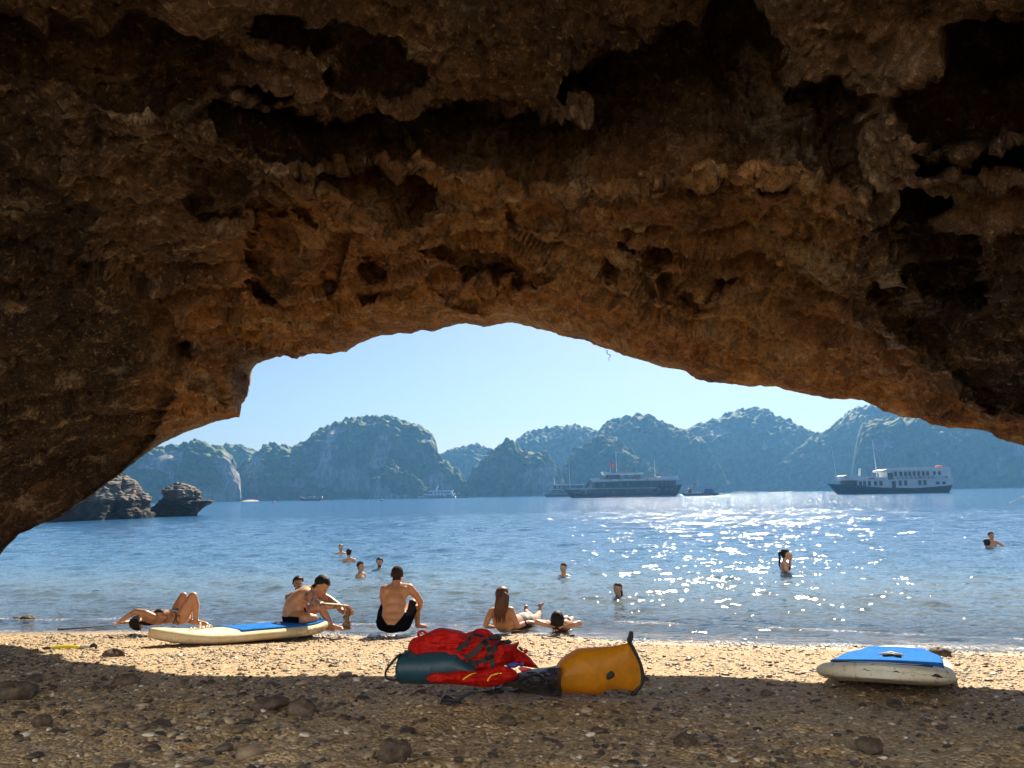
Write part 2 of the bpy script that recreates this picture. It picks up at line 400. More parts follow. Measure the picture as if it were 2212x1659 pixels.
    for out, by in ((.25, .0), (.8, .02), (2, -.5), (3.2, -2.0), (3.6, -4.0)):
        q = lp.copy(); q[:, 0] += nx * out; q[:, 2] += np.maximum(nz, -.2) * out; q[:, 1] += by
        q += .12 * min(out, 1.5) * np.stack([fbm(lp * .8 + out, 3, 7), -np.abs(fbm(lp * .8 + out, 3, 8)), fbm(lp * .8 + out, 3, 9)], 1)
        front.append(q)
    front.append(back[-1].copy())
    allp = np.concatenate([np.stack(front[::-1], 1), P, np.stack(back, 1)], 1)
    n_ = allp.shape[1]
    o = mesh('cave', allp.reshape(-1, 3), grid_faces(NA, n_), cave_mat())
    oc = np.zeros((NA, n_)); k0 = len(front); oc[:, k0:k0 + NR] = OCH[0]; attr(o, 'ochre', oc.ravel()); oc[:, k0:k0 + NR] = OCH[1]; attr(o, 'shade_tone', oc.ravel())
    tag(o, 'arching brown limestone cave roof and walls framing the bay', kind='structure')
    return P
CAM_np = np.array(CAM)
def cave_mat():
    b = NB('cave_limestone'); c = b.coord('Object')
    n = b.noise(c, .7, 6, .6, .4); n2 = b.noise(c, 3.5, 6, .65); n3 = b.noise(c, 22, 5, .7)
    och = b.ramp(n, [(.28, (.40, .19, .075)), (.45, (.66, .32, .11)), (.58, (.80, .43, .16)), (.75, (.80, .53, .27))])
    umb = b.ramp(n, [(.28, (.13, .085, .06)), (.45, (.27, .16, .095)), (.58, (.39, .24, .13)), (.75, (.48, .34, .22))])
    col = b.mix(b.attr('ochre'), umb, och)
    col = b.mix(b.rng(n2, .35, .65), b.mix(.55, col, (.10, .075, .06), 'MULTIPLY'), col)
    col = b.mix(b.rng(n2, .62, .72, 0, .55), col, (.48, .42, .34))
    col = b.mix(b.rng(n3, .3, .7, 0, .55), col, b.mix(.7, col, (.35, .28, .22), 'MULTIPLY'))
    st = b.noise(b.coord('Object', (1.2, 1.2, .25)), 1.6, 4, .6)
    col = b.mix(b.rng(st, .58, .68, 0, .5), col, (.13, .12, .10))
    col = b.mix(b.math('MULTIPLY', b.attr('shade_tone'), b.rng(n2, .75, .35, .45, .85)), col, (.045, .036, .034))
    n5 = b.noise(c, 11, 6, .75)
    n6 = b.noise(c, 27, 5, .75)
    n7 = b.noise(b.coord('Object', (1, 1.6, 1)), 1.5, 5, .7, .8); col = b.mix(b.rng(n7, .56, .64, 0, .6), col, (.70, .55, .36)); col = b.mix(b.rng(n7, .44, .37, 0, .6), col, (.08, .05, .04))
    col = b.mix(b.rng(n5, .40, .50, .5, 0), col, (.055, .035, .024)); col = b.mix(b.rng(n5, .57, .68, 0, .55), col, (.80, .54, .27))
    col = b.mix(b.rng(n6, .36, .49, .6, 0), col, (.055, .035, .024)); col = b.mix(b.rng(n6, .58, .68, 0, .6), col, (.84, .60, .32))
    h = b.math('ADD', b.math('MULTIPLY', n3, .6), b.math('ADD', b.math('MULTIPLY', b.voro(c, 19), .6), b.math('MULTIPLY', n5, 1.0)))
    h2 = b.noise(c, 90, 4, .7)
    nm = b.bump(h2, .8, .016, b.bump(h, 1.0, .08))
    b.bsdf(col, .88, nm, Specular_IOR_Level=.25)
    return b.m

# ============================================================ BEACH
def ground_mat():
    b = NB('shell_sand'); c = b.coord('Object')
    n = b.noise(c, .8, 5, .6); n2 = b.noise(c, 14, 6, .7); v = b.voro(c, 55, out='Color'); vd = b.voro(c, 55)
    bw = b.n('ShaderNodeRGBToBW'); b.l(v, bw.inputs[0]); vv = bw.outputs[0]
    col = b.mix(b.rng(n, .35, .65), (.38, .27, .14), (.48, .355, .20))
    col = b.mix(b.rng(n2, .35, .62), b.mix(.8, col, (.45, .38, .33), 'MULTIPLY'), col)
    col = b.mix(b.rng(vv, .62, .9, 0, .7), col, (.72, .60, .42))
    col = b.mix(b.rng(vv, .35, .12, 0, .65), col, (.16, .11, .075))
    wet = b.attr('wet')
    col = b.mix(b.math('MULTIPLY', wet, .75), col, b.mix(1, col, (.55, .5, .44), 'MULTIPLY'))
    h = b.math('ADD', b.math('MULTIPLY', n2, .6), b.math('MULTIPLY', vd, -.9))
    nm = b.bump(b.noise(c, 160, 3), .4, .004, b.bump(h, .8, .018))
    r = b.mix(wet, (.85, .85, .85), (.22, .22, .22))
    bw2 = b.n('ShaderNodeRGBToBW'); b.l(r, bw2.inputs[0])
    b.bsdf(col, bw2.outputs[0], nm, Specular_IOR_Level=.5)
    return b.m
def build_ground():
    # one sheet: fine near the camera, coarse out under the sea
    xs = np.concatenate([-np.geomspace(1400, 9.2, 26), np.linspace(-9, 9, 620), np.geomspace(9.2, 1400, 26)])
    ys = np.concatenate([-np.geomspace(66, 2.1, 14), np.linspace(2, 14, 620), np.geomspace(14.1, 1300, 50)])
    X, Y = np.meshgrid(xs, ys, indexing='ij')
    Z = ground_z(X, Y)
    P = np.stack([X.ravel(), Y.ravel(), 0 * X.ravel()], 1)
    s = (shore_y(X) - Y).ravel()
    near = smooth(12.5, 9.5, Y.ravel()) * smooth(9.5, 8, np.abs(X.ravel()))
    inland = smooth(4.2, 6.2, s)
    d = .035 * fbm(P * .6, 3, 101) * near
    # trampled hollows and clods in the shaded foreground
    tr = fbm(P * np.array([1.9, 3.2, 1]), 4, 111)
    w = worley(P * np.array([2.3, 3.4, 1]) + .3 * tr[:, None], 121)
    d += inland * (-.075 * smooth(.42, .08, w) * smooth(-.1, .3, fbm(P * .7, 2, 131)) + .045 * np.maximum(0, ridged(P * 2.4, 4, 141) - .25))
    d += .012 * fbm(P * 9, 3, 151) * near * (.4 + inland) + .008 * np.maximum(0, fbm(P * 24, 2, 161)) * near
    Z = Z + d.reshape(Z.shape) * smooth(-1.5, .8, s).reshape(Z.shape)
    o = mesh('beach_ground', np.stack([X.ravel(), Y.ravel(), Z.ravel()], 1), grid_faces(len(xs), len(ys), flip=True), ground_mat())
    tag(o, 'coarse shell and coral sand sloping down to the water', kind='structure')
    attr(o, 'wet', smooth(.75, .1, s + .12 * fbm(P * 2, 3, 171)) + .0)
    return X, Y, Z, Z

# ============================================================ SEA
WAVES = []
for k in range(46):
    lam = 10 ** rng.uniform(-.62, .55); a = rng.normal(-PI / 2 - .25, .55)
    WAVES.append((math.cos(a), math.sin(a), 2 * PI / lam, .0047 * lam ** .5, rng.uniform(0, 2 * PI)))
def wave_z(X, Y, minlam):
    Z = np.zeros(X.shape)
    wx = X + .25 * np.sin(Y * 1.1 + .3 * X); wy = Y + .25 * np.sin(X * .9)
    for cx, sy, k, a, ph in WAVES:
        att = smooth(1.0, 2.2, (2 * PI / k) / minlam)
        q = np.sin((cx * wx + sy * wy) * k + ph)
        Z += a * att * (q + .25 * (q * q - .5) * 2)
    return Z
def water_mat():
    b = NB('sea_water'); c = b.coord('Object')
    geo = b.n('ShaderNodeNewGeometry')
    dist = b.attr('dist')
    far = b.rng(dist, 14, 120)
    # wind ripples as a direct tilt of the surface
    def tilt(scale, vec, amt, det=3):
        x = b.n('ShaderNodeTexNoise'); b.l(vec, x.inputs['Vector']); x.inputs['Scale'].default_value = scale; x.inputs['Detail'].default_value = det
        x.inputs['Roughness'].default_value = .6; x.inputs['Distortion'].default_value = .4
        v = b.n('ShaderNodeVectorMath', operation='SUBTRACT'); b.l(x.outputs['Color'], v.inputs[0]); v.inputs[1].default_value = (.5, .5, .5)
        w = b.n('ShaderNodeVectorMath', operation='MULTIPLY'); b.l(v.outputs[0], w.inputs[0]); w.inputs[1].default_value = (amt * .8, amt, 0)
        return w.outputs[0]
    def vadd(a, c2):
        v = b.n('ShaderNodeVectorMath', operation='ADD'); b.l(a, v.inputs[0]); b.l(c2, v.inputs[1]); return v.outputs[0]
    def vscale(a, f):
        v = b.n('ShaderNodeVectorMath', operation='SCALE'); b.l(a, v.inputs[0]); b.l(f, v.inputs['Scale']); return v.outputs[0]
    t1 = tilt(10.0, b.coord('Object', (.8, 1.6, 1)), 1.65, 3)
    t2 = tilt(3.4, b.coord('Object', (.6, 1.6, 1)), 1.6, 4)
    t3 = tilt(1.1, b.coord('Object', (.5, 1.5, 1)), .8, 3)
    t3 = vscale(t3, b.rng(dist, 12, 45, .3, 1))
    tt = vadd(t3, vadd(vscale(t1, b.rng(dist, 10, 80, .6, 1.0)), vscale(t2, b.rng(dist, 15, 110, .25, 1.05))))
    nmn = b.n('ShaderNodeVectorMath', operation='NORMALIZE'); b.l(vadd(geo.outputs['Normal'], tt), nmn.inputs[0]); nm = nmn.outputs[0]
    fr = b.n('ShaderNodeFresnel'); fr.inputs[0].default_value = 1.333; b.l(nm, fr.inputs[1])
    gl = b.n('ShaderNodeBsdfAnisotropic'); gl.distribution = 'BECKMANN'; gl.inputs['Roughness'].default_value = .12; b.l(nm, gl.inputs['Normal'])
    gl.inputs['Color'].default_value = (.92, .96, 1, 1)
    # body of the water: clear at the edge, green then blue with depth
    dep = b.attr('depth')
    body = b.n('ShaderNodeBsdfDiffuse'); b.l(nm, body.inputs['Normal'])
    b.l(b.ramp(b.rng(dep, 0, 3), [(0, (.27, .26, .23)), (.13, (.17, .23, .25)), (.5, (.06, .145, .25)), (1, (.028, .105, .23))]), body.inputs[0])
    tr = b.n('ShaderNodeBsdfTransparent'); b.l(b.ramp(b.rng(dep, 0, 1.2), [(0, (.95, .95, .92)), (1, (.45, .62, .62))]), tr.inputs[0])
    m1 = b.n('ShaderNodeMixShader'); b.l(b.rng(dep, .02, .9, .08, .96), m1.inputs[0]); b.l(tr.outputs[0], m1.inputs[1]); b.l(body.outputs[0], m1.inputs[2])
    m2 = b.n('ShaderNodeMixShader'); b.l(fr.outputs[0], m2.inputs[0]); b.l(m1.outputs[0], m2.inputs[1]); b.l(gl.outputs[0], m2.inputs[2])
    fo = b.n('ShaderNodeBsdfDiffuse'); fo.inputs[0].default_value = (.75, .77, .78, 1)
    fn = b.math('MULTIPLY', b.rng(b.noise(b.coord('Object', (1, 1, 1)), 26, 5, .7), .50, .56), b.rng(b.noise(b.coord('Object', (1, 1, 1)), 1.4, 3, .6), .42, .60))
    m3 = b.n('ShaderNodeMixShader'); b.l(b.math('MULTIPLY', fn, b.attr('edge'), True), m3.inputs[0]); b.l(m2.outputs[0], m3.inputs[1]); b.l(fo.outputs[0], m3.inputs[2])
    b.l(m3.outputs[0], b.out.inputs[0])
    return b.m
def build_sea():
    th = np.radians(np.linspace(-62, 62, 1050)); na = len(th)
    r = np.geomspace(6.5, 90, 820); r = np.concatenate([r, np.geomspace(92, 1380, 80)])
    T, Rr = np.meshgrid(th, r, indexing='ij')
    X, Y = Rr * np.sin(T), Rr * np.cos(T)
    X = np.clip(X, -1350, 1350); Y = np.minimum(Y, 1290)
    s = Y - shore_y(X)
    Z = np.zeros(X.shape)
    n = 820
    Z[:, :n] = wave_z(X[:, :n], Y[:, :n], .012 * Rr[:, :n] + .03)
    Z *= smooth(-.4, 5, s) * .85 + .15
    Z *= smooth(90, 60, Rr) * 1.0
    # small swash wave running along the edge
    Z += .022 * np.exp(-((s - .9 - .25 * np.sin(X * .8)) / .16) ** 2) * (.6 + .4 * np.sin(X * 2.1))
    o = mesh('sea_water', np.stack([X.ravel(), Y.ravel(), Z.ravel()], 1), grid_faces(na, len(r), flip=True), water_mat())
    tag(o, 'rippled blue bay water glittering in the sun', kind='structure')
    attr(o, 'dist', Rr.ravel()); attr(o, 'depth', np.maximum(0, -ground_z(X, Y)).ravel())
    sr = s.ravel(); attr(o, 'edge', np.exp(-((sr - .05) / .10) ** 2) + .7 * np.exp(-((sr - .9 - .25 * np.sin(X.ravel() * .8)) / .10) ** 2))
    return o

# ============================================================ HILLS
def hill_mat():
    b = NB('jungle_and_limestone'); c = b.coord('Object')
    rk = b.attr('rock')
    n = b.noise(c, .12, 4, .6); n2 = b.noise(c, .9, 4, .7)
    leaf = b.mix(b.rng(n, .35, .65), (.03, .07, .018), (.15, .24, .04))
    leaf = b.mix(b.rng(n2, .35, .68), b.mix(.8, leaf, (.4, .45, .4), 'MULTIPLY'), leaf)
    st = b.noise(b.coord('Object', (1, 1, .16)), .35, 5, .65)
    rock = b.ramp(st, [(.3, (.10, .10, .095)), (.5, (.26, .25, .23)), (.68, (.48, .46, .42))])
    col = b.mix(rk, leaf, rock)
    nm = b.bump(n2, .8, .8)
    b.bsdf(col, .75, nm, Specular_IOR_Level=.2)
    return b.m
HILLM = None
def hill(pts, dist, label, rockiness=.3, seed=1, back=1.0, slope=.8, cliff=None):
    """pts: skyline from left to right; the hill rises from its shore at the given distance"""
    global HILLM
    if HILLM is None: HILLM = hill_mat()
    px = np.array([p[0] for p in pts], float); py = np.array([p[1] for p in pts], float)
    W_ = (px[-1] - px[0]) / F0 * dist
    nu = int(max(90, W_ / 1.3)); nu = min(nu, 420)
    u = np.linspace(px[0], px[-1], nu); v = np.interp(u, px, py)
    zt = np.array([at_y(a, q, dist + 25).z for a, q in zip(u, v)]); xt = np.array([at_y(a, q, dist + 25).x / (dist + 25) for a, q in zip(u, v)])
    zt = np.maximum(zt, 1.5)
    nf, nb = 70, 14
    t = np.concatenate([np.linspace(0, 1, nf), 1 + np.linspace(.08, 1, nb)])
    T = np.broadcast_to(t, (nu, len(t)))
    zf = np.where(T <= 1, np.sin(np.minimum(T, 1) * PI / 2) ** .9, np.cos((T - 1) * PI / 2))
    Z = zt[:, None] * zf - 1.5 * (T == 0)
    Yd = dist + zt[:, None] * slope * (1 - np.cos(np.minimum(T, 1) * PI / 2)) * 1.0 + np.where(T > 1, zt[:, None] * back * (T - 1), 0)
    X = xt[:, None] * Yd
    P = np.stack([X.ravel(), Yd.ravel(), Z.ravel()], 1)
    big = fbm(P / np.array([26, 40, 60.]), 4, seed + 200); rd = ridged(P / np.array([34, 60, 110.]), 3, seed + 210)
    mid = fbm(P / 9.0, 3, seed + 220)
    rock = smooth(.03, .2, fbm(P / np.array([22, 30, 16.]), 4, seed + 230) + (rockiness - .6) * .9 + .22 * smooth(.6, .05, T.ravel()) - .3 * smooth(.6, .9, T.ravel()))
    if cliff is not None:
        cpx = np.repeat(u, len(t)); rock = np.maximum(rock, smooth(cliff[1], cliff[1] - 8, np.abs(cpx - cliff[0])) * smooth(.85, .7, T.ravel()))
    c1 = worley(P / np.array([7.5, 7.5, 6.2]), seed + 240); c2 = worley(P / 3.2, seed + 250)
    can = (1 - smooth(0, .8, c1)) * 4.2 + (1 - smooth(0, .8, c2)) * 1.6
    can = can * (1 - .9 * rock) + rock * (.8 * fbm(P / np.array([3, 3, 12.]), 3, seed + 260))
    amp = smooth(0, .12, T.ravel())
    keep = 1 - .8 * smooth(.75, 1, T.ravel()) * (T.ravel() <= 1)
    Pn = P.copy()
    Pn[:, 1] -= (7 * big + 6 * rd + 2.0 * mid) * keep * amp * np.clip(zt.repeat(len(t)) / 40, .2, 1.3) + can * .9 * (.3 + .7 * amp)
    Pn[:, 2] += (can - 1.2) * .9 * amp + mid * .8 * amp
    Pn[:, 0] += .8 * vnoise(P / 3.0, seed + 5) * amp
    o = mesh('hill', Pn, grid_faces(nu, len(t)), HILLM)
    attr(o, 'rock', rock)
    tag(o, label, kind='structure')
    return o
def build_hills():
    hill([(150,1085),(180,1020),(230,1000),(270,990),(300,985),(340,968),(380,965),(415,953),(440,955),(470,965),(495,975),(510,1000),(519,1022),(522,1060),(523,1085)], 590, 'round green hill with a pale cliff on its right end, behind the sea stacks', .45, 1, cliff=(516, 34))
    hill([(440,985),(480,965),(500,960),(530,965),(560,975),(600,985),(640,1010),(660,1080)], 760, 'low wooded ridge between the left hill and the big hill', .2, 2)
    hill([(505,1082),(525,1003),(555,981),(585,958),(620,966),(632,970),(665,948),(680,933),(720,913),(750,901),(820,894),(850,897),(895,911),(925,928),(940,948),(947,983),(970,1003),(1000,1028),(1012,1060),(1020,1080)], 640, 'largest green hill left of centre with grey cliffs at its foot', .47, 3)
    hill([(795,1083),(805,1045),(825,1025),(850,1003),(880,1023),(915,1050),(940,1070),(950,1082)], 605, 'small sunlit green spur in front of the largest hill', .2, 4)
    hill([(930,1040),(950,983),(990,968),(1030,958),(1060,971),(1085,985),(1110,1000),(1130,1060)], 900, 'distant low hill behind the small white ship', .1, 5)
    hill([(985,1080),(1000,1050),(1020,1020),(1050,990),(1075,965),(1095,950),(1110,955),(1125,972),(1160,980),(1185,985),(1205,1015),(1218,1050),(1224,1078)], 620, 'conical hill right of the small white ship', .38, 6)
    hill([(1085,1040),(1112,955),(1126,938),(1146,928),(1176,922),(1241,915),(1271,923),(1291,931),(1330,960),(1380,1040)], 850, 'flat topped hazy hill behind the conical hill', .1, 7)
    hill([(1190,1076),(1200,1050),(1215,1010),(1240,975),(1270,955),(1290,945),(1330,948),(1380,990),(1430,1035),(1460,1075)], 640, 'wooded spur behind the large dark cruise ship', .15, 8)
    hill([(1265,1060),(1291,933),(1301,918),(1321,903),(1341,898),(1371,892),(1401,893),(1426,906),(1446,918),(1476,928),(1510,950),(1550,1000),(1580,1060)], 730, 'twin humped hill above the large dark cruise ship', .12, 9)
    hill([(1400,1060),(1440,980),(1476,930),(1501,916),(1541,903),(1556,896),(1571,886),(1606,877),(1636,874),(1656,881),(1676,896),(1706,903),(1726,920),(1756,933),(1790,960),(1830,1000),(1870,1060)], 800, 'tall central peak above the small dark tender boat', .12, 10)
    hill([(1600,1064),(1650,1030),(1700,985),(1756,938),(1781,928),(1806,908),(1821,893),(1836,878),(1856,870),(1900,866),(1960,858),(2040,880),(2140,960),(2200,1060)], 760, 'steep hazy peak rising behind the white passenger ship', .12, 11)
    hill([(1838,1060),(1843,985),(1847,950),(1856,918),(1886,906),(1956,900),(2050,885),(2150,880),(2300,870),(2450,900),(2600,960),(2760,1050)], 640, 'broad hazy cliff faced hill at the right edge', .42, 12)

cave = build_cave()
def build_fill_cliff():
    # pale wall added out of view behind the camera; bounces sun into the shade
    xs = np.linspace(-34, 34, 150); zs = np.linspace(-1, 32, 80); X, Z = np.meshgrid(xs, zs, indexing='ij')
    P = np.stack([X.ravel(), 0 * X.ravel() - 11.5 - .010 * X.ravel() ** 2 * 0 - Z.ravel() * .12, Z.ravel()], 1)
    P[:, 1] += 1.6 * ridged(P / 9, 4, 401) + .5 * fbm(P / 1.8, 3, 402); P[:, 1] += .012 * P[:, 0] ** 2 * .6
    b = NB('fill_cliff_stone'); c = b.coord('Object'); n = b.noise(b.coord('Object', (1, 1, .3)), .5, 5, .65)
    b.bsdf(b.ramp(n, [(.3, (.42, .45, .50)), (.5, (.58, .62, .68)), (.7, (.68, .72, .77))]), .9, b.bump(b.noise(c, 3, 4), .6, .1))
    o = mesh('fill_cliff', P, grid_faces(150, 80), b.m); tag(o, 'unseen pale cliff added behind the camera to bounce sunlight into the cave', kind='structure')
build_fill_cliff()
gX, gY, gZ, gZd = build_ground()
build_sea()
build_hills()

# ============================================================ mesh helpers for things
class MB:
    """collects pieces and builds them as one mesh"""
    def __init__(s): s.V = []; s.F = []; s.n = 0
    def add(s, V, Fc):
        V = [tuple(map(float, v)) for v in V]
        s.V += V; s.F += [tuple(int(i) + s.n for i in f) for f in Fc]; s.n += len(V); return s
    def box(s, x0, x1, y0, y1, z0, z1):
        V = [(x, y, z) for x in (x0, x1) for y in (y0, y1) for z in (z0, z1)]
        return s.add(V, [(0, 1, 3, 2), (4, 6, 7, 5), (0, 4, 5, 1), (2, 3, 7, 6), (0, 2, 6, 4), (1, 5, 7, 3)])
    def prism(s, pts, y0, y1):
        n = len(pts); V = [(x, y0, z) for x, z in pts] + [(x, y1, z) for x, z in pts]
        F = [tuple(range(n)), tuple(range(2 * n - 1, n - 1, -1))] + [(i, i + n, (i + 1) % n + n, (i + 1) % n) for i in range(n)]
        return s.add(V, F)
    def tube(s, pts, r, k=8, flat=1.0, cap=True):
        pts = [np.array(p, float) for p in pts]; n = len(pts)
        rr = list(r) if isinstance(r, (list, tuple, np.ndarray)) else [r] * n
        V = []; F = []; ref = None
        for i, p in enumerate(pts):
            t = pts[min(i + 1, n - 1)] - pts[max(i - 1, 0)]; t /= max(np.linalg.norm(t), 1e-9)
            if ref is None: ref = np.array([0, 0, 1.]) if abs(t[2]) < .9 else np.array([1., 0, 0])
            a = ref - t * ref.dot(t); a /= max(np.linalg.norm(a), 1e-9); ref = a; b_ = np.cross(t, a)
            for j in range(k):
                q = 2 * PI * j / k; V.append(p + rr[i] * (math.cos(q) * a + flat * math.sin(q) * b_))
        for i in range(n - 1):
            for j in range(k):
                F.append((i * k + j, i * k + (j + 1) % k, (i + 1) * k + (j + 1) % k, (i + 1) * k + j))
        if cap: F.append(tuple(range(k - 1, -1, -1))); F.append(tuple(range((n - 1) * k, n * k)))
        return s.add(V, F)
    def ell(s, c, ax, nu=14, nv=10, M3=None, noise=0.0, seed=0):
        """ellipsoid; ax = three half axes, M3 = 3 direction rows"""
        V = []; F = []; c = np.array(c, float); M3 = np.eye(3) if M3 is None else np.array(M3)
        for i in range(nv + 1):
            th = PI * i / nv
            for j in range(nu):
                ph = 2 * PI * j / nu
                d = np.array([math.sin(th) * math.cos(ph), math.sin(th) * math.sin(ph), math.cos(th)])
                V.append(d)
        V = np.array(V); k = 1.0
        if noise: k = 1 + noise * fbm(V * 1.7 + seed * 3.1, 3, seed)[:, None]
        V = c + ((V * k) * np.array(ax)) @ M3
        for i in range(nv):
            for j in range(nu):
                F.append((i * nu + j, (i + 1) * nu + j, (i + 1) * nu + (j + 1) % nu, i * nu + (j + 1) % nu))
        return s.add(V, F)
    def ring(s, c, R_, r, normal='y', nu=16, nv=6):
        V = []; F = []
        for i in range(nu):
            a = 2 * PI * i / nu
            for j in range(nv):
                b_ = 2 * PI * j / nv; q = R_ + r * math.cos(b_); h = r * math.sin(b_)
                p = {'y': (q * math.cos(a), h, q * math.sin(a)), 'z': (q * math.cos(a), q * math.sin(a), h)}[normal]
                V.append((c[0] + p[0], c[1] + p[1], c[2] + p[2]))
        for i in range(nu):
            for j in range(nv): F.append((i * nv + j, i * nv + (j + 1) % nv, ((i + 1) % nu) * nv + (j + 1) % nv, ((i + 1) % nu) * nv + j))
        return s.add(V, F)
    def build(s, name, mat, parent=None, smooth_=False):
        o = mesh(name, s.V, s.F, mat, parent, smooth_)
        return o
def curve_pts(pts, n=24):
    """smooth curve through points (Catmull-Rom)"""
    P = [np.array(p, float) for p in pts]; P = [2 * P[0] - P[1]] + P + [2 * P[-1] - P[-2]]; out = []
    m = len(P) - 3
    for k in range(n + 1):
        u = k / n * m; i = min(int(u), m - 1); t = u - i; a, b_, c, d = P[i:i + 4]
        out.append(.5 * ((2 * b_) + (c - a) * t + (2 * a - 5 * b_ + 4 * c - d) * t * t + (3 * b_ - a - 3 * c + d) * t ** 3))
    return out

# ============================================================ sea stacks
def stack_mat():
    b = NB('sea_stack_stone'); c = b.coord('Object')
    geo = b.n('ShaderNodeSeparateXYZ'); b.l(c, geo.inputs[0]); z = geo.outputs[2]
    n = b.noise(c, .9, 6, .65); st = b.noise(b.coord('Object', (.5, .5, 2.2)), 1.2, 5, .65)
    col = b.ramp(b.math('ADD', b.math('MULTIPLY', n, .5), b.math('MULTIPLY', st, .5)), [(.38, (.045, .042, .04)), (.54, (.13, .12, .105)), (.68, (.36, .34, .30))])
    wet = b.math('SUBTRACT', b.rng(z, 2.6, 1.2), b.math('MULTIPLY', n, .5), True)
    col = b.mix(b.rng(wet, .1, .4), col, (.035, .032, .025))
    b.bsdf(col, .85, b.bump(st, .9, .25, b.bump(b.noise(c, 5, 4, .7), .7, .08)), Specular_IOR_Level=.3)
    return b.m
STM = stack_mat()
def sea_stack(name, levels, dist, label, seed):
    """levels: (picture y, left x, right x, half depth) from the top down"""
    cx = np.mean([(l[1] + l[2]) / 2 for l in levels]); base = on_plane(cx, levels[-1][0], 0)
    k = (dist) / (ray(cx, 1075).y)
    o0 = at_y(cx, 1075, dist); az = math.atan2(o0.x, o0.y)
    ex = np.array([1., 0, 0]); ey = np.array([0, 1., 0])
    nl, nr = 90, 120
    ys = np.linspace(levels[0][0], levels[-1][0], nl)
    Y_ = [l[0] for l in levels]; xl = np.interp(ys, Y_, [l[1] for l in levels]); xr = np.interp(ys, Y_, [l[2] for l in levels]); hd = np.interp(ys, Y_, [l[3] for l in levels])
    V = []
    for i in range(nl):
        z = at_y(cx, ys[i], dist).z
        if i == nl - 1: z = -1.2
        a = (at_y(xl[i], 1075, dist) - o0).x; b_ = (at_y(xr[i], 1075, dist) - o0).x
        c = (a + b_) / 2; r = max((b_ - a) / 2, .05)
        for j in range(nr):
            q = 2 * PI * j / nr; cs, sn = math.cos(q), math.sin(q)
            V.append(ex * (c + r * np.sign(cs) * abs(cs) ** .8) + ey * (hd[i] * sn) + np.array([0, 0, z]))
    V = np.array(V)
    q = V * np.array([.6, .6, 1.1])
    n1 = ridged(q * .55, 4, seed); n2 = fbm(V * .9, 4, seed + 9); n3 = ridged(V * np.array([.5, .5, 2.6]), 3, seed + 4)
    cen = V.copy(); cen[:, :2] -= np.repeat(V.reshape(nl, nr, 3).mean(1), nr, 0)[:, :2]; cen[:, 2] = 0
    ln = np.linalg.norm(cen, axis=1)[:, None] + 1e-6
    V = V + cen / ln * (.45 * n1 + .45 * n2 + .12 * n3 + .35 * ridged(V * 1.9, 3, seed + 6) - .38)[:, None] * np.minimum(1, ln / 1.0)
    V[:, 2] += .25 * n2
    F = [tuple(f) for f in grid_faces(nl, nr, wrap_v=True, flip=True)] + [tuple(range(nr - 1, -1, -1))]
    o = mesh(name, V, F, STM); o.location = (o0.x, o0.y, 0)
    tag(o, label, 'sea stack'); return o
sea_stack('sea_stack', [(1045,384,391,.5),(1048,376,402,1.2),(1054,368,415,1.9),(1060,364,424,2.3),(1066,362,428,2.6),(1074,362,429,2.8),(1079,358,425,2.4),(1081,352,432,2.6),(1084,346,455,2.6),(1087,345,459,2.6),(1091,346,446,2.5),(1096,338,436,2.4),(1101,322,430,2.6),(1106,317,424,2.8),(1111,316,420,2.9),(1114,316,420,2.9)], 88, 'isolated rock stack with a pale layered top on a dark overhanging base', 301)
sea_stack('sea_stack', [(1024,244,262,1.5),(1030,236,266,2.5),(1040,228,267,4),(1060,210,268,6),(1080,170,268,7),(1100,110,266,8),(1112,70,265,8.5),(1119,60,268,8.5)], 78, 'tall leaning grey rock beside the cave wall at the left', 311)
sea_stack('sea_stack', [(1065,272,290,1.5),(1068,267,303,2.2),(1074,266,310,2.6),(1082,266,313,2.9),(1090,266,310,2.8),(1098,264,308,2.7),(1103,262,314,2.9),(1110,262,318,3.1),(1115,262,316,3.1)], 80, 'low rounded rock between the leaning rock and the stack', 321)

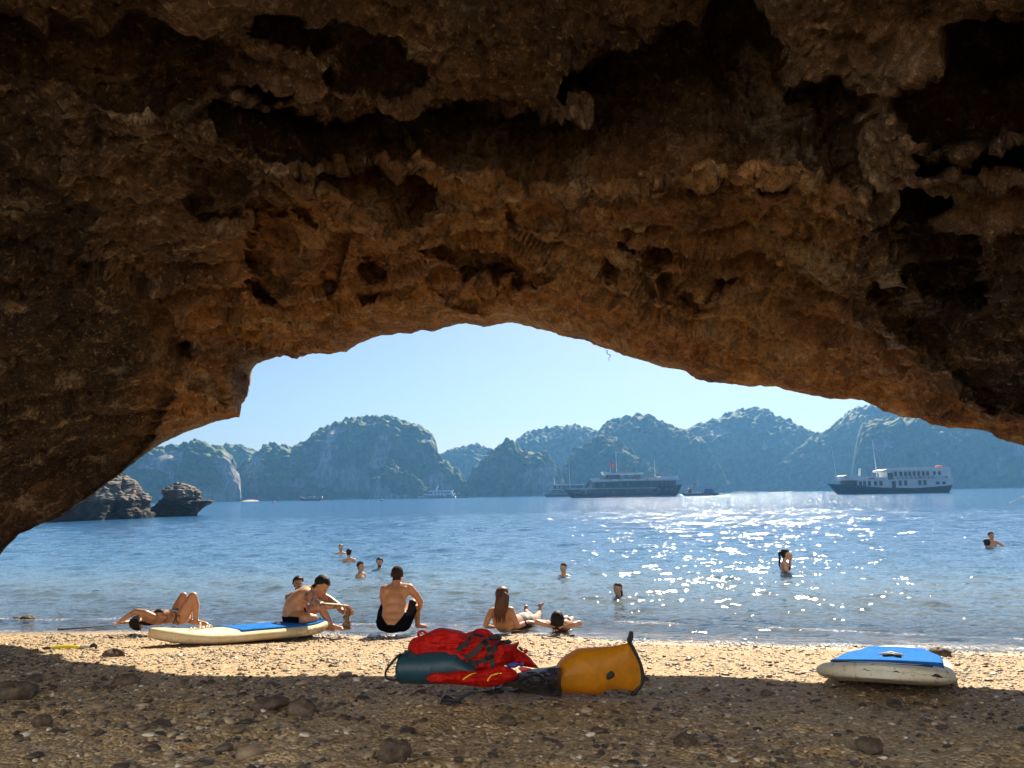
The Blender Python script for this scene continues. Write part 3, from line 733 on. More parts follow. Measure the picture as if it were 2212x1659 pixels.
# ============================================================ ships
PAINT_W = simple('white_ship_paint', (.72, .74, .75), .45, .1, .3)
PAINT_D = simple('dark_brown_hull', (.030, .022, .020), .4, .3, .3)
PAINT_N = simple('dark_blue_hull', (.022, .028, .06), .4, .25, .3)
PAINT_R = simple('red_brown_trim', (.20, .045, .025), .5, .2, .5)
WOODD = simple('dark_deck_wood', (.05, .03, .022), .6, .3, 1)
GLASS = simple('ship_window_glass', (.015, .02, .028), .12, .2, 1)
CURT = simple('pale_curtains', (.26, .24, .21), .8, .2, 1)
REDF = simple('red_flag_cloth', (.75, .02, .012), .7, .1, 2)
YEL = simple('yellow_star', (.85, .6, .03), .6, .1, 2)
ORG = simple('orange_float', (.75, .16, .05), .6, .15, 2)
GREYM = simple('grey_metal', (.42, .43, .45), .5, .15, 1)
def hull(B, top, keel, hb, bow=-1, n=40):
    """top/keel: side profiles (x, z); hb: half beam amidships"""
    x0 = max(top[0][0], keel[0][0]); x1 = min(top[-1][0], keel[-1][0])
    V = []; k = 9
    for i in range(n):
        t = i / (n - 1)
        xt = top[0][0] + (top[-1][0] - top[0][0]) * t; xk = keel[0][0] + (keel[-1][0] - keel[0][0]) * t
        zt = np.interp(xt, [p[0] for p in top], [p[1] for p in top]); zk = np.interp(xk, [p[0] for p in keel], [p[1] for p in keel])
        w = hb * min(1, (math.sin(min(t / .32, 1) * PI / 2)) ** .75 + .02) * (1 - .18 * max(0, (t - .75) / .25) ** 2)
        for j in range(k):
            a = j / (k - 1) * 2 - 1                     # -1 near gunwale .. 0 keel .. 1 far gunwale
            f = abs(a) ** .55; y = np.sign(a) * w * f * (.75 + .25 * abs(a)); u = abs(a) ** 1.5
            V.append((xk + (xt - xk) * u, y, zk + (zt - zk) * u))
    F = [tuple(f) for f in grid_faces(n, k)]
    F.append(tuple(range((n - 1) * k, n * k))[::-1]); F += [(i * k, i * k + k - 1, (i + 1) * k + k - 1, (i + 1) * k) for i in range(n - 1)]
    B.add(V, F)
def ship_root(name, px, dist, label, cat='ship'):
    p = at_y(px, 1075, dist); az = 0.0
    e = empty(name, (p.x, p.y, 0), -az); return tag(e, label, cat)
def part(B, name, mat, root, smooth_=False): return B.build(name, mat, root, smooth_)
def window(root, x, z, w, h, y, glass=GLASS, frame=None):
    f = MB().box(x - w / 2, x + w / 2, y - .03, y + .03, z - h / 2, z + h / 2).build('window', frame or GREYM, root)
    MB().box(x - w * .4, x + w * .4, y - .045, y - .032, z - h * .42, z + h * .42).build('pane', glass, f)
def rail(root, x0, x1, y, z, h=1.0, step=1.2, mat=None, zf=None):
    B = MB(); n = max(2, int((x1 - x0) / step)); xs = np.linspace(x0, x1, n)
    zz = [(zf(x) if zf else z) for x in xs]
    for hh in (h, h * .5): B.tube([(x, y, q + hh) for x, q in zip(xs, zz)], .035, 5)
    for x, q in zip(xs, zz): B.tube([(x, y, q), (x, y, q + h)], .03, 5)
    return B.build('railing', mat or GREYM, root)
def flag(root, x, z, w=2.2, h=1.4, y=0.0, star=True):
    n = 12; V = []; F = []
    for i in range(n + 1):
        u = i / n
        for k in (0, 1): V.append((x + w * u, y + .18 * math.sin(u * 6) * u, z + h * k - .25 * u * h))
    F = [(2 * i, 2 * i + 2, 2 * i + 3, 2 * i + 1) for i in range(n)]
    B = MB(); B.add(V, F); B.add([(a, b_ + .03, c) for a, b_, c in V], [f[::-1] for f in F]); f = B.build('flag', REDF, root, True)
    if star:
        pts = []
        for k in range(10):
            r = .3 * h if k % 2 == 0 else .12 * h; a = PI / 2 + k * PI / 5; pts.append((x + w * .5 + r * math.cos(a), z + h * .38 + r * math.sin(a)))
        MB().prism(pts, y - .24, y - .2).build('star', YEL, f)
def life_ring(root, x, z, y, r=.42):
    MB().ring((x, y, z), r * .75, r * .26).build('life_ring', ORG, root, True)

def big_ship():
    r = ship_root('cruise_ship', 1341, 298, 'large dark three deck cruise ship with a red flag, left of the small tender boat', 'cruise ship')
    c = lambda zx, zy: ((zx - 950 - 0) / 28.1, (497 - zy) / 28.1)
    hbm = 4.3; B = MB()
    hull(B, [c(333, 393), c(400, 412), c(530, 425), c(560, 452), c(1290, 450), c(1320, 398), c(1340, 383), c(1595, 372)], [(c(425, 0)[0], -.3), (c(1535, 0)[0], -.3)], hbm)
    h = part(B, 'hull', PAINT_D, r, True)
    Bs = MB()
    for y in (-1, 1):
        pts = [c(345, 402), c(420, 425), c(520, 432), c(545, 458), c(700, 462), c(1290, 458), c(1312, 440), c(1322, 392), c(1345, 384), c(1590, 376)]
        xs = curve_pts([(p[0], 0, p[1]) for p in pts], 60)
        Bs.tube([(p[0], y * (hbm * min(1, math.sin(min((p[0] + 22) / 14, 1) * PI / 2) ** .75) + .06), p[2]) for p in xs], .13, 6)
        Bs.tube([(x, y * (hbm * min(1, .72 + (x + 19) * .012) * (1 if x > -17 else .6)) , .32) for x in np.linspace(-17.5, 20.5, 20)], .16, 6)
    part(Bs, 'rubbing_strake', PAINT_R, h)
    B = MB(); B.box(c(545, 0)[0], c(1315, 0)[0], -3.7, 3.7, 1.2, 3.15); part(B, 'lower_cabin', WOODD, r)
    B = MB(); B.box(c(528, 0)[0], c(1335, 0)[0], -4.25, 4.25, 3.15, 3.42); part(B, 'deck_band', PAINT_W, r)
    B = MB(); B.box(c(665, 0)[0], c(1530, 0)[0], -3.6, 3.6, 3.42, 5.95); part(B, 'upper_cabin', WOODD, r)
    B = MB(); B.prism([c(637, 335), c(637, 296), c(700, 294), c(735, 306), c(1330, 304), c(1362, 284), c(1548, 281), c(1565, 318), c(1530, 322), c(1335, 322), c(900, 330)], -4.15, 4.15); part(B, 'roof_band', PAINT_W, r)
    # forward stairs and gangway
    B = MB(); B.prism([c(560, 398), c(640, 300), c(650, 300), c(582, 398)], -2.6, -2.2); B.prism([c(560, 398), c(640, 300), c(650, 300), c(582, 398)], 2.2, 2.6)
    for k in range(7): B.box(c(570 + 11 * k, 0)[0], c(582 + 11 * k, 0)[0], -2.3, 2.3, (497 - 392 + 13 * k) / 28.1 - .05, (497 - 392 + 13 * k) / 28.1 + .05)
    part(B, 'stairs', WOODD, r)
    B = MB(); B.box(c(638, 0)[0], c(668, 0)[0], -3.3, 3.3, 3.42, 5.9); part(B, 'saloon_front', CURT, r)
    for zx in (568,): window(r, c(zx, 0)[0], 2.25, 1.1, 1.4, -3.74, CURT)
    for k, zx in enumerate((612, 650, 695, 735, 775, 815, 865, 900, 950, 1000, 1040, 1075, 1120, 1160, 1200, 1245, 1285)):
        window(r, c(zx, 0)[0], 2.2, .95 if k % 3 else .7, 1.45, -3.74, CURT if k % 3 == 0 else GLASS, WOODD)
    for k, zx in enumerate((700, 730, 765, 795, 825, 860, 900, 940, 980, 1020, 1065, 1110, 1165, 1205, 1250, 1290, 1360, 1400, 1440, 1485, 1515)):
        window(r, c(zx, 0)[0], 4.75, 1.0, 1.75, -3.64, CURT if k in (2, 7, 9) else GLASS, WOODD)
    for zx in (1345, 1420, 1475): MB().ring((c(zx, 0)[0], -4.28, 2.6), .42, .08).build('porthole', GREYM, r)
    B = MB(); B.box(c(790, 0)[0], c(942, 0)[0], -2.6, 2.6, 6.5, 8.35); part(B, 'wheelhouse', WOODD, r)
    for zx in (805, 840, 880, 920): window(r, c(zx, 0)[0], 7.6, 1.0, .8, -2.64)
    B = MB(); B.prism([c(752, 224), c(790, 226), c(850, 240), c(1195, 238), c(1195, 252), c(800, 262), c(772, 258)], -3.2, 3.2); part(B, 'top_roof', PAINT_W, r)
    for zx in (1003, 1018, 1092, 1105, 1138, 1150):
        for y in (-2.7, 2.7): MB().box(c(zx, 0)[0] - .1, c(zx, 0)[0] + .1, y - .1, y + .1, 6.5, 8.6).build('roof_post', WOODD, r)
    rail(r, c(740, 0)[0], c(1340, 0)[0], -3.9, 6.55, .8, 1.3, WOODD)
    rail(r, c(850, 0)[0], c(940, 0)[0], -2.6, 9.0, .6, .6, WOODD)
    for zx in (832, 928, 1122, 1217): life_ring(r, c(zx, 0)[0], 6.75, -4.2)
    B = MB(); B.prism([c(920, 216), c(1090, 208), c(1090, 213), c(920, 222)], -1.6, 1.6); part(B, 'sun_awning', PAINT_R, r)
    B = MB(); B.prism([c(1340, 276), c(1490, 268), c(1490, 273), c(1340, 281)], -1.6, 1.6); part(B, 'sun_awning', PAINT_R, r)
    for zx, z0, z1 in ((918, 8.8, 17.4), (1328, 6.6, 13.9), (410, 3.2, 12.6)):
        m = MB().tube([(c(zx, 0)[0], 0, z0), (c(zx, 0)[0] - .15, 0, z1)], [.14, .07], 8).build('mast', PAINT_W, r)
    MB().tube([(c(850, 0)[0], 0, 9), (c(848, 0)[0], 0, 13.1)], .06, 6).build('flag_pole', GREYM, r)
    flag(r, c(850, 0)[0], 11.6, 1.9, 1.5)
    LV = simple('deck_plant_leaves', (.12, .18, .03), .7, .4, 3)
    for k in range(13):
        x = c(705 + 5 * (k % 3), 0)[0] + .3 * k - 1 if k < 6 else c(1290 + 8 * (k - 6), 0)[0]
        MB().ell((x, rnd.uniform(-3.4, 3), 6.9), (.5, .5, .4), 9, 6, noise=.5, seed=k).build('deck_plant', LV, r)
    for k in range(18):
        x = c(745 + 31 * k, 0)[0]; y = -2.2 + .9 * (k % 2); B = MB(); B.box(x - .3, x + .3, y, y + .55, 6.9, 6.97)
        for a, b_ in ((-.26, .04), (.22, .04), (-.26, .47), (.22, .47)): B.box(x + a, x + a + .05, y + b_, y + b_ + .05, 6.5, 6.9)
        B.box(x - .3, x - .24, y, y + .55, 6.97, 7.45); B.build('deck_chair', WOODD, r)
    # text on the bow
    cu = bpy.data.curves.new('regn', 'FONT'); cu.body = 'HD 0728'; cu.size = .75; cu.extrude = .02
    t = bpy.data.objects.new('t', cu); COL.objects.link(t); dg = bpy.context.evaluated_depsgraph_get(); me = bpy.data.meshes.new_from_object(t.evaluated_get(dg)); bpy.data.objects.remove(t)
    o = link_mesh('registration_number', me, PAINT_W, r); o.rotation_euler = (PI / 2, 0, math.radians(-14)); o.location = (c(440, 0)[0], -2.9, 1.75)
big_ship()

def white_ship():
    r = ship_root('passenger_ship', 1922, 236, 'white two deck passenger ship with a dark blue hull, at the right', 'passenger ship')
    c = lambda zx, zy: ((zx - 790) / 33.9, (797 - zy) / 33.9)
    B = MB(); hull(B, [c(163, 684), c(430, 712), c(700, 735), c(1000, 745), c(1200, 735), c(1390, 716)], [(c(268, 0)[0], -.3), (c(1380, 0)[0], -.3)], 3.4)
    h = part(B, 'hull', PAINT_N, r, True)
    B = MB(); B.prism([c(430, 714), c(430, 657), c(860, 655), c(1392, 652), c(1388, 718), c(1200, 737), c(1000, 747), c(700, 737)], -3.15, 3.15); part(B, 'main_cabin', PAINT_W, r)
    B = MB(); B.prism([c(330, 712), c(330, 655), c(440, 655), c(440, 714)], -2.3, 2.3); part(B, 'fore_cabin', WOODD, r)
    B = MB(); B.prism([c(284, 640), c(292, 610), c(330, 603), c(430, 606), c(500, 622), c(700, 634), c(720, 656), c(330, 655), c(300, 655)], -3.0, 3.0); part(B, 'bridge_bulwark', PAINT_W, r)
    B = MB(); B.box(c(300, 0)[0], c(352, 0)[0], -3.06, -3.02, 4.85, 5.3); part(B, 'name_board', YEL, r)
    B = MB(); B.prism([c(700, 657), c(1395, 650), c(1395, 660), c(700, 667)], -3.45, 3.45); part(B, 'deck_edge', PAINT_W, r)
    B = MB(); B.box(c(740, 0)[0], c(1378, 0)[0], -2.75, 2.75, 4.1, 6.75); part(B, 'upper_cabin', PAINT_W, r)
    B = MB(); B.prism([c(680, 578), c(684, 562), c(735, 549), c(1380, 549), c(1382, 566), c(1330, 572), c(750, 572), c(700, 580)], -3.2, 3.2); part(B, 'roof', PAINT_W, r)
    for zx in (455, 497, 545, 608, 662, 857, 912, 1055, 1108): window(r, c(zx, 0)[0], (797 - 691) / 33.9, .92, 1.5, -3.17, GLASS, WOODD)
    for zx in (1235, 1298): window(r, c(zx, 0)[0], (797 - 698) / 33.9, 1.1, .85, -3.17, GLASS, WOODD)
    d = MB().box(c(772, 0)[0], c(810, 0)[0], -3.2, -3.1, 1.75, 3.75).build('door', WOODD, r)
    for zx in (825, 878, 925, 968, 1013, 1058, 1105, 1150): window(r, c(zx, 0)[0], (797 - 600) / 33.9, .85, 1.35, -2.77, GLASS, WOODD)
    for zx in (1217, 1270): window(r, c(zx, 0)[0], (797 - 598) / 33.9, .8, 1.1, -2.77, GLASS, WOODD)
    B = MB(); B.box(c(745, 0)[0], c(800, 0)[0], -2.78, -2.7, 4.2, 6.2); part(B, 'entrance', WOODD, r)
    rail(r, c(500, 0)[0], c(1385, 0)[0], -3.3, 4.12, .85, .9)
    rail(r, c(740, 0)[0], c(1375, 0)[0], -3.0, 7.3, .3, 1.6)
    for zx in (1068, 1323): life_ring(r, c(zx, 0)[0], (797 - 640) / 33.9, -3.4)
    B = MB(); B.tube([(c(1272, 0)[0], -1, 7.75), (c(1332, 0)[0], -1, 7.75)], .42, 10); part(B, 'raft_canister', ORG, r, True)
    B = MB()
    for k in range(4): B.tube([(c(545 + 17 * k, 0)[0], -2.9, 4.7), (c(558 + 17 * k, 0)[0], -2.9, 4.7)], .33, 8)
    part(B, 'life_vests', simple('faded_red_vests', (.45, .06, .04), .7, .2, 2), r)
    m = MB().tube([(c(680, 0)[0], 0, 4.1), (c(660, 0)[0], 0, 16.4)], [.22, .1], 8).build('mast', PAINT_W, r)
    MB().tube([(c(661, 0)[0], 0, 16.2), (c(720, 0)[0], -1.2, 8.7)], .05, 5).build('stay', GREYM, m)
    MB().tube([(c(268, 0)[0], 0, 3.0), (c(236, 0)[0], 0, 14.6)], [.12, .06], 8).build('mast', PAINT_W, r)
    B = MB(); B.prism([c(488, 615), c(500, 533), c(515, 533), c(506, 615)], -.35, .35); part(B, 'funnel', PAINT_W, r)
    B = MB(); B.tube([(c(207, 0)[0], -1.5, 1.9), (c(207, 0)[0], -1.7, 1.0)], .07, 5); B.tube([(c(195, 0)[0], -1.7, 1.25), (c(207, 0)[0], -1.7, .9), (c(220, 0)[0], -1.7, 1.25)], .07, 5); part(B, 'anchor', PAINT_D, h)
    WV = simple('deck_chair_weave', (.16, .12, .09), .8, .3, 3)
    for k in range(9):
        x = c(850 + 44 * k, 0)[0]; B = MB(); B.box(x - .28, x + .28, -3.15, -2.7, 4.5, 4.57); B.box(x - .28, x - .22, -3.15, -2.7, 4.57, 5.0)
        for a, b_ in ((-.26, -3.13), (.2, -3.13), (-.26, -2.78), (.2, -2.78)): B.box(x + a, x + a + .05, b_, b_ + .05, 4.1, 4.5)
        B.build('deck_chair', WV, r)
white_ship()

def small_white_ship():
    r = ship_root('white_cruiser', 942, 540, 'small white cruise ship anchored far off before the conical hill', 'cruise ship')
    c = lambda zx, zy: ((zx - 410) / 19.2, (388 - zy) / 19.2)
    B = MB(); hull(B, [c(157, 358), c(250, 361), c(670, 364)], [(c(205, 0)[0], -.3), (c(665, 0)[0], -.3)], 3.2); part(B, 'hull', PAINT_W, r, True)
    B = MB(); B.box(c(250, 0)[0], c(640, 0)[0], -2.9, 2.9, 1.2, 3.0); part(B, 'lower_cabin', PAINT_W, r)
    B = MB(); B.prism([c(246, 345), c(262, 328), c(658, 326), c(658, 340)], -3.2, 3.2); part(B, 'deck_edge', PAINT_W, r)
    B = MB(); B.box(c(325, 0)[0], c(630, 0)[0], -2.7, 2.7, 3.0, 4.9); part(B, 'upper_cabin', PAINT_W, r)
    B = MB(); B.prism([c(316, 300), c(325, 288), c(615, 282), c(640, 282), c(636, 298), c(600, 296)], -3.1, 3.1); part(B, 'roof', PAINT_W, r)
    for zx in (268, 288, 320, 363, 407, 450, 492, 560, 580, 600): window(r, c(zx, 0)[0], 1.75, 1.1, 1.05, -2.93)
    for zx in (335, 357, 407, 450, 492, 530, 560, 586): window(r, c(zx, 0)[0], 3.85, 1.1, 1.2, -2.73)
    B = MB(); B.prism([c(402, 282), c(415, 282), c(447, 226), c(438, 224)], -.3, .3); part(B, 'raked_mast', PAINT_W, r)
small_white_ship()

def grey_ship():
    r = ship_root('grey_cruiser', 1212, 420, 'pale grey cruise ship half hidden behind the large dark ship', 'cruise ship')
    c = lambda zx, zy: ((zx - 350) / 20.5, (826 - zy) / 20.5 * 2.02)     # picture of the right half, 2 px per unit
    c = lambda X, Z: ((X - 1212) / 3.95, Z)
    B = MB(); hull(B, [c(1173, 2.9), c(1182, 2.3), c(1262, 2.0)], [c(1179, -.3), c(1262, -.3)], 3.6); part(B, 'hull', PAINT_W, r, True)
    B = MB(); hull(B, [c(1175, 1.4), c(1262, .9)], [c(1180, -.4), c(1262.5, -.4)], 3.65); part(B, 'boot_stripe', PAINT_D, r, True)
    B = MB(); B.box(c(1192, 0)[0], c(1260, 0)[0], -3.0, 3.0, 2.0, 3.9); part(B, 'lower_cabin', WOODD, r)
    B = MB(); B.box(c(1189, 0)[0], c(1262, 0)[0], -3.3, 3.3, 3.9, 4.25); part(B, 'deck_edge', PAINT_W, r)
    B = MB(); B.box(c(1196, 0)[0], c(1258, 0)[0], -2.8, 2.8, 4.25, 6.1); part(B, 'upper_cabin', WOODD, r)
    B = MB(); B.prism([c(1195, 7.0), c(1200, 6.1), c(1260, 6.1), c(1260, 6.6), c(1205, 6.8)], -3.2, 3.2); part(B, 'roof', PAINT_W, r)
    for k in range(5): window(r, c(1204 + 9 * k, 0)[0], 5.2, 1.3, 1.1, -2.85, CURT if k in (0, 1) else GLASS)
    for k in range(5): window(r, c(1201 + 9 * k, 0)[0], 3.0, 1.3, 1.1, -3.05, CURT if k == 2 else GLASS)
    MB().tube([(c(1199, 0)[0], 0, 6.8), (c(1198, 0)[0], 0, 10)], .25, 6).build('funnel', PAINT_W, r)
grey_ship()

def tender():
    r = ship_root('tender_boat', 1512, 315, 'small dark covered tender boat just right of the large dark ship', 'boat')
    c = lambda zx, zy: ((zx - 1810) / 26.6, (480 - zy) / 26.6)
    B = MB(); hull(B, [c(1608, 447), c(1660, 455), c(2005, 452)], [(c(1650, 0)[0], -.2), (c(1998, 0)[0], -.2)], 1.7); part(B, 'hull', PAINT_D, r, True)
    B = MB(); B.prism([c(1665, 452), c(1700, 408), c(1715, 408), c(1715, 452)], -1.3, 1.3); B.box(c(1840, 0)[0], c(1960, 0)[0], -1.3, 1.3, 1, 1.6); part(B, 'cabin', WOODD, r)
    B = MB(); B.prism([c(1690, 408), c(1700, 398), c(1972, 396), c(1975, 408)], -1.6, 1.6); part(B, 'roof', GREYM, r)
    for zx in (1720, 1750, 1780, 1810, 1840, 1880, 1920, 1955):
        for y in (-1.35, 1.35): MB().box(c(zx, 0)[0] - .05, c(zx, 0)[0] + .05, y - .05, y + .05, 1, 2.8).build('roof_post', PAINT_W if zx < 1850 else WOODD, r)
    B = MB(); B.box(c(1865, 0)[0], c(1935, 0)[0], -1.4, -1.36, 1.4, 2.6); part(B, 'side_curtain', simple('blue_tarpaulin', (.03, .08, .35), .7, .2, 2), r)
    MB().tube([(c(1745, 0)[0], 0, 2.9), (c(1755, 0)[0], 0, 4.7)], [.22, .14], 7).build('funnel', PAINT_D, r)
    flag(r, c(1755, 0)[0], 4.3, .9, .8, star=False)
tender()
def little_boats():
    r = ship_root('rowing_boat', 1559, 310, 'tiny low rowing boat trailing behind the dark tender', 'boat')
    B = MB(); hull(B, [(-1.9, .4), (0, .25), (1.9, .35)], [(-1.5, -.15), (1.7, -.15)], .5, n=20); part(B, 'hull', simple('grey_blue_skiff', (.10, .14, .2), .5), r, True)
    MB().box(-.15, .15, -.45, .45, .18, .23).build('thwart', WOODD, r)
    r = ship_root('dinghy', 1001, 520, 'small red brown dinghy lying behind the small white ship', 'boat')
    B = MB(); hull(B, [(-4.2, .9), (0, .7), (3.9, 1.0)], [(-3.6, -.2), (3.6, -.2)], 1.0, n=20); part(B, 'hull', PAINT_R, r, True)
    B = MB(); B.box(-1.2, 1.5, -.8, .8, 1.35, 1.45)
    part(B, 'canopy', GREYM, r)
    B = MB()
    for x in (-1.1, 1.4):
        for y in (-.7, .7): B.box(x - .05, x + .05, y - .05, y + .05, .5, 1.4)
    part(B, 'canopy_frame', GREYM, r)
    r = ship_root('fishing_boat', 672, 480, 'wooden fishing boat with a small cabin before the grey cliffs', 'fishing boat')
    B = MB(); hull(B, [(-7.2, 2.6), (-4, 1.5), (0, 1.15), (4, 1.4), (7, 2.4)], [(-6, -.3), (6.2, -.3)], 1.6, n=30); part(B, 'hull', PAINT_D, r, True)
    B = MB()
    for y in (-1, 1): B.tube([(x, y * 1.62 * min(1, (7.3 - abs(x)) / 3), z + .05) for x, z in ((-7, 2.5), (-4, 1.55), (0, 1.2), (4, 1.45), (6.8, 2.35))], .13, 6)
    part(B, 'gunwale', simple('pale_planks', (.45, .36, .26), .7, .2, 1), r)
    B = MB(); B.box(-1.8, 1.9, -1.1, 1.1, 1.0, 2.5); part(B, 'cabin', simple('bleached_boards', (.30, .33, .34), .7, .2, 1), r)
    B = MB(); B.box(-2.2, 2.3, -1.35, 1.35, 2.5, 2.68); part(B, 'roof', PAINT_W, r)
    for x in (-1, .1, 1.2): window(r, x, 1.85, .7, .7, -1.13)
    MB().tube([(-6.7, 0, 2.4), (-6.7, 0, 5.1)], .06, 5).build('flag_pole', GREYM, r)
    flag(r, -6.7, 4.2, 1.3, .9, star=False)
little_boats()
for px, py, lab in ((592, 1086, 'small red mooring buoy floating off the sandy cove at the left'), (824, 1081, 'small dark mooring buoy floating near the small white ship')):
    p = on_plane(px, py, 0); p = at_y(px, py, min(p.y, 330)); 
    B = MB(); B.ell((0, 0, .1), (.5, .5, .5), 12, 8); o = B.build('mooring_buoy', ORG if px < 700 else PAINT_D, None, True); o.location = (p.x, p.y, .1); tag(o, lab, 'buoy', 'mooring buoys')
    MB().tube([(0, 0, .5), (0, 0, 1.0)], .08, 6).build('buoy_post', GREYM, o)
# coves of pale sand at the foot of the hills
for k, (pa, pb, d) in enumerate(((521, 562, 583), (715, 795, 632), (1560, 1668, 745), (1845, 1925, 634))):
    xs = np.linspace(pa, pb, 24); V = []
    for x in xs:
        q = math.sin((x - pa) / (pb - pa) * PI) ** .6
        for t in (0, .5, 1):
            p = at_y(x, 1075, d + 16 * (t - .6) * q); V.append((p.x, p.y, -.3 + 1.5 * t * q))
    o = mesh('cove_sand', V, grid_faces(24, 3, flip=True), simple('pale_cove_sand', (.42, .36, .27), .9, .15, .3)); tag(o, 'pale strip of sand at the foot of the hills', kind='structure')

# ============================================================ PEOPLE
from mathutils.bvhtree import BVHTree
def skin_mat(name, c1, c2, tattoo=False, rough=.42):
    b = NB(name); c = b.coord('Object')
    n = b.noise(c, 9, 4, .6); n2 = b.noise(c, 60, 3)
    col = b.mix(b.rng(n, .35, .65), c1, c2)
    col = b.mix(b.rng(n2, .4, .7, 0, .25), col, tuple(x * .8 for x in c1))
    if tattoo:
        t = b.noise(c, 26, 3, .5, 1.6); m = b.math('MULTIPLY', b.rng(t, .47, .53), b.attr('tattoo'))
        col = b.mix(b.math('MULTIPLY', m, .8), col, (.055, .05, .055))
    b.bsdf(col, rough, b.bump(n2, .15, .004), Subsurface_Weight=.06, Specular_IOR_Level=.5)
    return b.m
SK_TAN = skin_mat('tanned_skin', (.42, .20, .10), (.54, .28, .15)); SK_MID = skin_mat('warm_skin', (.46, .25, .15), (.58, .34, .21))
SK_TAT = skin_mat('tattooed_skin', (.44, .22, .115), (.56, .30, .17), True)
SK_PALE = skin_mat('fair_skin', (.54, .33, .22), (.64, .42, .30))
HAIR_D = simple('dark_wet_hair', (.018, .013, .011), .6, .4, 60, spec=.15); HAIR_B = simple('brown_wet_hair', (.09, .04, .022), .5, .5, 60, spec=.25)
HAIR_S = simple('short_stubble', (.035, .024, .02), .85, .3, 60, spec=.1); HAIR_F = simple('sandy_hair', (.16, .10, .055), .6, .4, 60, spec=.5)
CLOTH_K = simple('black_swim_cloth', (.006, .006, .009), 1.0, .3, 30, spec=0.0); CLOTH_N = simple('dark_navy_bikini', (.02, .022, .035), .55, .3, 30, spec=.2)
EYE = simple('dark_eye', (.02, .015, .012), .2, .1, 5); LIPS = simple('lips', (.30, .10, .08), .5, .1, 5)
def unit(v): v = np.array(v, float); return v / (np.linalg.norm(v) + 1e-9)
class Body:
    """tapered limbs and rounded masses, melted into one skin"""
    RS = .92
    def __init__(s): s.B = MB(); s.tat = []
    def limb(s, a, b_, ra, rb, flat=1.0, n=6):
        a, b_ = np.array(a, float), np.array(b_, float); d = unit(b_ - a); ra *= s.RS; rb *= s.RS
        pts = []; rr = []
        for t in (-1, -.8, -.45): pts.append(a + d * ra * t); rr.append(ra * math.sqrt(max(0, 1 - t * t)) + 1e-3)
        for i in range(n + 1): t = i / n; pts.append(a + (b_ - a) * t); rr.append(ra + (rb - ra) * t)
        for t in (.45, .8, 1): pts.append(b_ + d * rb * t); rr.append(rb * math.sqrt(max(0, 1 - t * t)) + 1e-3)
        s.B.tube(pts, rr, 14, flat); return s
    def chain(s, pts, rr, flat=1.0):
        for i in range(len(pts) - 1): s.limb(pts[i], pts[i + 1], rr[i], rr[i + 1], flat)
        return s
    def mass(s, c, ax, M3=None): s.B.ell(c, [a * s.RS for a in ax], 18, 12, M3); return s
    def hand(s, w, d, side, size=1.0, curl=.5, spread=1.0):
        """palm from wrist w along d; side = thumb side direction"""
        d = unit(d); side = unit(np.array(side) - d * np.dot(side, d)); nrm = np.cross(d, side); w = np.array(w, float)
        k = size
        s.B.ell(w + d * .045 * k, (.05 * k, .036 * k, .017 * k), 12, 8, [d, side, nrm])
        for i, (o, L) in enumerate(((.030, .068), (.010, .078), (-.011, .072), (-.031, .056))):
            p0 = w + d * .082 * k + side * o * k; p1 = p0 + (d + side * o * 4 * spread * .2) * L * .5 * k - nrm * .012 * curl * k; p2 = p1 + d * L * .45 * k - nrm * .035 * curl * k
            s.chain([p0 - d * .02 * k, p0, p1, p2], [.010 * k, .0098 * k, .0088 * k, .0075 * k])
        t0 = w + d * .025 * k + side * .028 * k; s.chain([t0, t0 + (d * .6 + side) * .028 * k, t0 + (d * 1.1 + side) * .043 * k - nrm * .01 * curl], [.014 * k, .012 * k, .009 * k]); return s
    def foot(s, ankle, d, upv, size=1.0):
        d = unit(d); upv = unit(np.array(upv) - d * np.dot(upv, d)); a = np.array(ankle, float); sd_ = np.cross(d, upv)
        s.limb(a - upv * .03 - d * .02, a + d * .13 * size - upv * .055, .036, .028, 1.0)
        for i, o in enumerate((.032, .012, -.006, -.022, -.036)):
            p = a + d * (.14 - .008 * i) * size - upv * .06 + sd_ * o; s.limb(p, p + d * (.035 - .004 * i), .013 - .001 * i, .010 - .001 * i)
        return s
    def head(s, c, fwd, upv=(0, 0, 1), k=1.0, ears=True):
        k *= s.RS
        f = unit(fwd); u = unit(np.array(upv) - f * np.dot(upv, f)); r = np.cross(f, u); c = np.array(c, float); s.h = (c, r, f, u, k)
        q = lambda x, y, z: c + (r * x + f * y + u * z) * k
        M3 = [r, f, u]
        s.B.ell(q(0, -.012, .035), (.078 * k, .098 * k, .088 * k), 20, 14, M3)     # skull
        s.B.ell(q(0, .030, -.030), (.062 * k, .062 * k, .085 * k), 18, 12, M3)     # face
        s.B.ell(q(0, .052, -.088), (.034 * k, .034 * k, .028 * k), 12, 8, M3)      # chin
        s.B.ell(q(0, .080, .022), (.056 * k, .014 * k, .012 * k), 12, 8, M3)       # brow
        s.limb(q(0, .086, .008), q(0, .108, -.028), .008 * k, .014 * k)            # nose
        s.B.ell(q(0, .092, -.056), (.022 * k, .010 * k, .009 * k), 10, 6, M3)      # mouth
        for x in (-.04, .04): s.B.ell(q(x, .068, -.022), (.022 * k, .018 * k, .018 * k), 10, 6, M3)
        if ears:
            for x in (-.080, .080): s.B.ell(q(x, -.012, -.008), (.011 * k, .020 * k, .031 * k), 10, 8, M3)
        return s
    def neck(s, base, r0=.062, r1=.055):
        c, r, f, u, k = s.h; s.limb(np.array(base), c - u * .065 * k - f * .02 * k, r0, r1); return s
